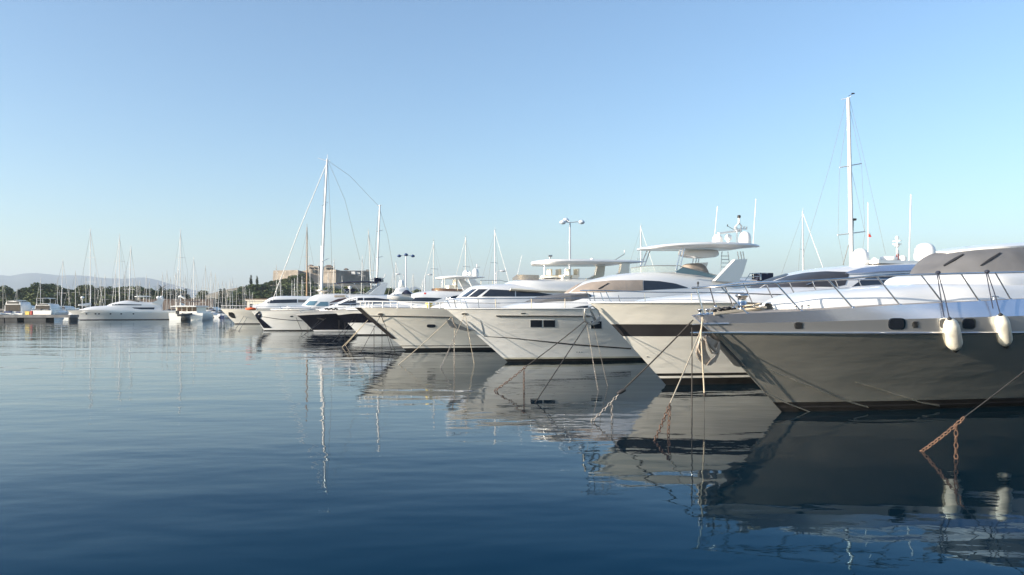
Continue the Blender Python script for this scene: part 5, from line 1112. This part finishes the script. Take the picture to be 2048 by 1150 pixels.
def small_lamp(x,ytop,d,side,label):
    p=at(x,ytop,d); root=empty('street_lamp',(p.x,d,1.0)); tag(root,label,'street lamp','street lamps along the quay'); H=p.z-1
    m=MB(); m.tube([(0,0,0),(0,0,H),(side*.5,0,H+.1)],[.1,.07,.05]); m.build('pole','lamp_metal',root)
    m=MB(); m.ell((side*.85,0,H+.08),(.42,.18,.12)); m.build('lamp_head','lamp_metal',root)
small_lamp(850,550,130,1,'small single-arm lamp post left of the radome hardtop')
small_lamp(807,549,118,-1,'small single-arm lamp facing left beside the three-headed blue lamp')
small_lamp(993,543,100,1,'small lamp beside the white mast over the cream yacht')
p=at(165,596,170); root=empty('street_lamp',(p.x,170,.5)); tag(root,'globe lamp on a short post behind the far white yacht bow','street lamp'); m=MB(); m.tube([(0,0,0),(0,0,p.z-.5)],.07); m.build('pole','lamp_metal',root); m=MB(); m.ell((0,0,p.z-.4),(.38,.38,.3)); m.build('lamp_head','dome_white',root)

# ---------------------------------------------------------------- mooring lines (world space)
def line(name,pts,r,mats,label,chains=(),group='mooring lines of the yacht row',sag=.0,link=.11,cm='chain_rust',rc=.013):
    a=pts[0]; root=empty(name,a); tag(root,label,'mooring line',group)
    L=[Vector(p)-Vector(a) for p in pts]
    m=MB(); q=[]
    for i in range(len(L)-1): q+=sagline(L[i],L[i+1],sag,8)[:-1]
    q.append(L[-1]); m.tube(q,r,0,7); m.build('rope',mats,root)
    for c in chains:
        m=MB(); 
        for u,v in zip(c,c[1:]): chain(m,Vector(u)-Vector(a),Vector(v)-Vector(a),link,rc,.03)
        m.build('chain',cm,root)
    return root
def bow(B,x,y,v=.0): return B.M@B.P(x,y,v)
def between(a,b,x):      # point of segment a-b seen at photo column x
    lo,hi=0.0,1.0
    f=lambda t:(lambda p:1024+FP*p.x/p.y)(a.lerp(b,t))
    for _ in range(40):
        mid_=(lo+hi)/2
        if (f(mid_)-x)*(f(0)-x)>0: lo=mid_
        else: hi=mid_
    return a.lerp(b,lo)
def down(p,z=-.1): return Vector((p.x,p.y,z))
# silver yacht
a=bow(B1,1408,634,.1); b=onwater(1306,883); b.z=-.05; k0=bow(B1,1399,668,.18); j=between(k0,b,1340)
line('mooring_line',[a,k0,j],.016,'rope_cream','cream rope running from the silver bow to a rusty chain on its left',[(j,b),(j+Vector((0,0,-.05)),down(j+Vector((-.06,-.05,0))))],link=.13,rc=.013,sag=.02)
a=bow(B1,1405,634,.25); e=bow(B1,1409,790,.2)
line('mooring_line',[a,bow(B1,1402,668,.32),e],.022,'rope_cream','thick cream rope hanging straight down from the silver bow, knotted end above the water',sag=.0)
m=MB(); m.tube([(0,0,0),(.01,0,-2.4)],.006,0,4); m.ell((0,0,.02),(.05,.05,.06)); o=m.build('thin_line','rope_dark',loc=e); tag(o,'thin dark cord trailing from the thick hanging rope into the water','cord')
a=bow(B1,1384,655,.05); line('mooring_line',[a,down(a)],.016,'rope_dark','dark rope dropping straight from the silver bow tip into the water')
a=bow(B1,1386,640,.05); b=onwater(1178,843); b.z=-.05; j=between(a,b,1243); line('mooring_line',[a,j],.02,'rope_dark','black rope stretched left from the silver bow to a grey chain',[(j,b),(between(a,b,1224),down(between(a,b,1224)))],link=.12,cm='chain_grey',rc=.012,sag=.03)
m=MB(); m.tube([Vector((.10,0,.05)),Vector((0,0,0)),Vector((-.12,0,-.07))],[.05,.065,.04],0,7); o=m.build('rope_shackle','rubber',loc=j); tag(o,'dark shackle joining black rope and grey chain left of the silver bow','shackle')
a=B0.M@Vector((.1,0,2.7)); b=onwater(1838,901); b.z=-.05; j=between(a,b,1928); line('mooring_line',[a,j],.011,'rubber','black rope from beyond the right edge crossing the silver hull to a rusty chain',[(j,b),(between(a,b,1912),down(between(a,b,1912)))],link=.13,rc=.013,sag=.02)
# dark band yacht
a=bow(B2,1172,640,.1); b=onwater(985,782); b.z=-.05; j=between(a,b,1052); line('mooring_line',[a,j],.017,'rope_dark','black rope from the dark-band yacht bow down left to a rusty chain',[(j,b),(between(a,b,1048),down(between(a,b,1048)))],link=.13,rc=.013,sag=.03)
a=bow(B2,1176,645,.1); b=onwater(1068,806); b.z=-.05; line('mooring_line',[a,b],.017,'rope_dark','black rope from the dark-band yacht bow straight into the water, steeper one')
for (x0,x1,y1,lb) in ((1173,1197,782,'left thin pale cord below the dark-band yacht anchor'),(1186,1216,772,'right thin pale cord below the dark-band yacht anchor')):
    a=bow(B2,x0,645,.1); b=onwater(x1,y1); b.z=-.05; line('mooring_line',[a,a.lerp(b,.45)],.006,'rope_cream',lb,[(a.lerp(b,.45),b)],link=.07,cm='chain_grey',rc=.006)
# hardtop yacht
h3=B3.M@(B3.S(930,628,1,.93,-.05))
for (x1,y1,lb,ch,rp) in ((880,736,'cream line from the hardtop yacht hawse hole slanting left into chain',1,'rope_cream'),(949,728,'cream line from the hardtop yacht hawse hole slanting right into the water',0,'rope_cream')):
    b=onwater(x1,y1); b.z=-.05; j=h3.lerp(b,.45 if ch else 1); line('mooring_line',[h3,j],.014,rp,lb,[(j,b),(j,down(j))] if ch else (),link=.12,cm='chain_grey',rc=.011)
a=bow(B3,909,655,.1); line('mooring_line',[a,down(a)],.015,'rope_cream','vertical cream rope hanging under the hardtop yacht anchor')
a=bow(B3,903,634,.1); b=onwater(795,729); b.z=-.05; line('mooring_line',[a,b],.019,'rope_cream','long cream rope from the hardtop yacht bow slanting down left',sag=.05)
# cream yacht
h4=B4.M@(B4.S(762,629,1,.93,-.05))
for (x1,y1,lb) in ((721,705,'thin dark line from the cream yacht hawse hole slanting left'),(790,702,'first dark line from the cream yacht hawse hole slanting right'),(783,699,'second dark line from the cream yacht hawse hole slanting right')):
    b=onwater(x1,y1); b.z=-.05; line('mooring_line',[h4,b],.016,'rope_dark',lb)
for x,lb in ((748,'left vertical dark cord under the cream yacht stem'),(764,'right vertical dark cord under the cream yacht stem')):
    a=bow(B4,x,652,.3); line('mooring_line',[a,down(a)],.018,'rope_dark',lb)
for (B,x0,y0,x1,y1,lb) in ((B4,736,640,683,694,'cream rope from the cream yacht stem to the far left water'),(B4,734,642,690,690,'dark rope beside the cream rope under the cream yacht stem'),(B5,705,640,664,684,'line from the black-band yacht bow slanting left'),(B5,712,641,676,682,'steeper line from the black-band yacht bow slanting left'),(B6,655,634,601,674,'long line from the black hulled yacht bow slanting left'),(B6,640,640,608,670,'shorter line from the black hulled yacht bow slanting left'),(B6,592,635,605,664,'line hanging from the black hulled yacht bow tip'),(B7,508,625,527,657,'line along the dark triangular bow'),(B8,495,634,476,664,'line from the farthest row yacht slanting left'),(B8,488,632,469,661,'second line from the farthest row yacht slanting left')):
    a=bow(B,x0,y0,.3); b=onwater(x1,y1); b.z=-.05; line('mooring_line',[a,b],.02 if B is B4 else .026,'rope_cream' if 'cream rope' in lb else 'rope_dark',lb)
for (B,x,y,lb) in ((B5,690,645,'vertical dark line under the black-band yacht bow'),(B6,678,640,'vertical line in front of the black hull'),(B7,616,640,'vertical line in front of the navy bimini yacht hull')):
    a=bow(B,x,y,2.5); line('mooring_line',[a,down(a)],.02,'rope_dark',lb)
# ---------------------------------------------------------------- morning haze
hz=MB(); hz.box((0,4600,205),(14000,9600,420)); m=bpy.data.materials.new('haze'); m.use_nodes=True; nt=m.node_tree
for n in list(nt.nodes):
    if n.type=='BSDF_PRINCIPLED': nt.nodes.remove(n)
v=nt.nodes.new('ShaderNodeVolumePrincipled'); v.inputs['Color'].default_value=(.74,.86,1,1); v.inputs['Density'].default_value=1.3e-4; v.inputs['Anisotropy'].default_value=.2
nt.links.new(v.outputs[0],nt.nodes['Material Output'].inputs['Volume']); MT['haze']=m
o=hz.build('haze','haze'); tag(o,'thin pale morning haze over the harbour','haze',kind='stuff')
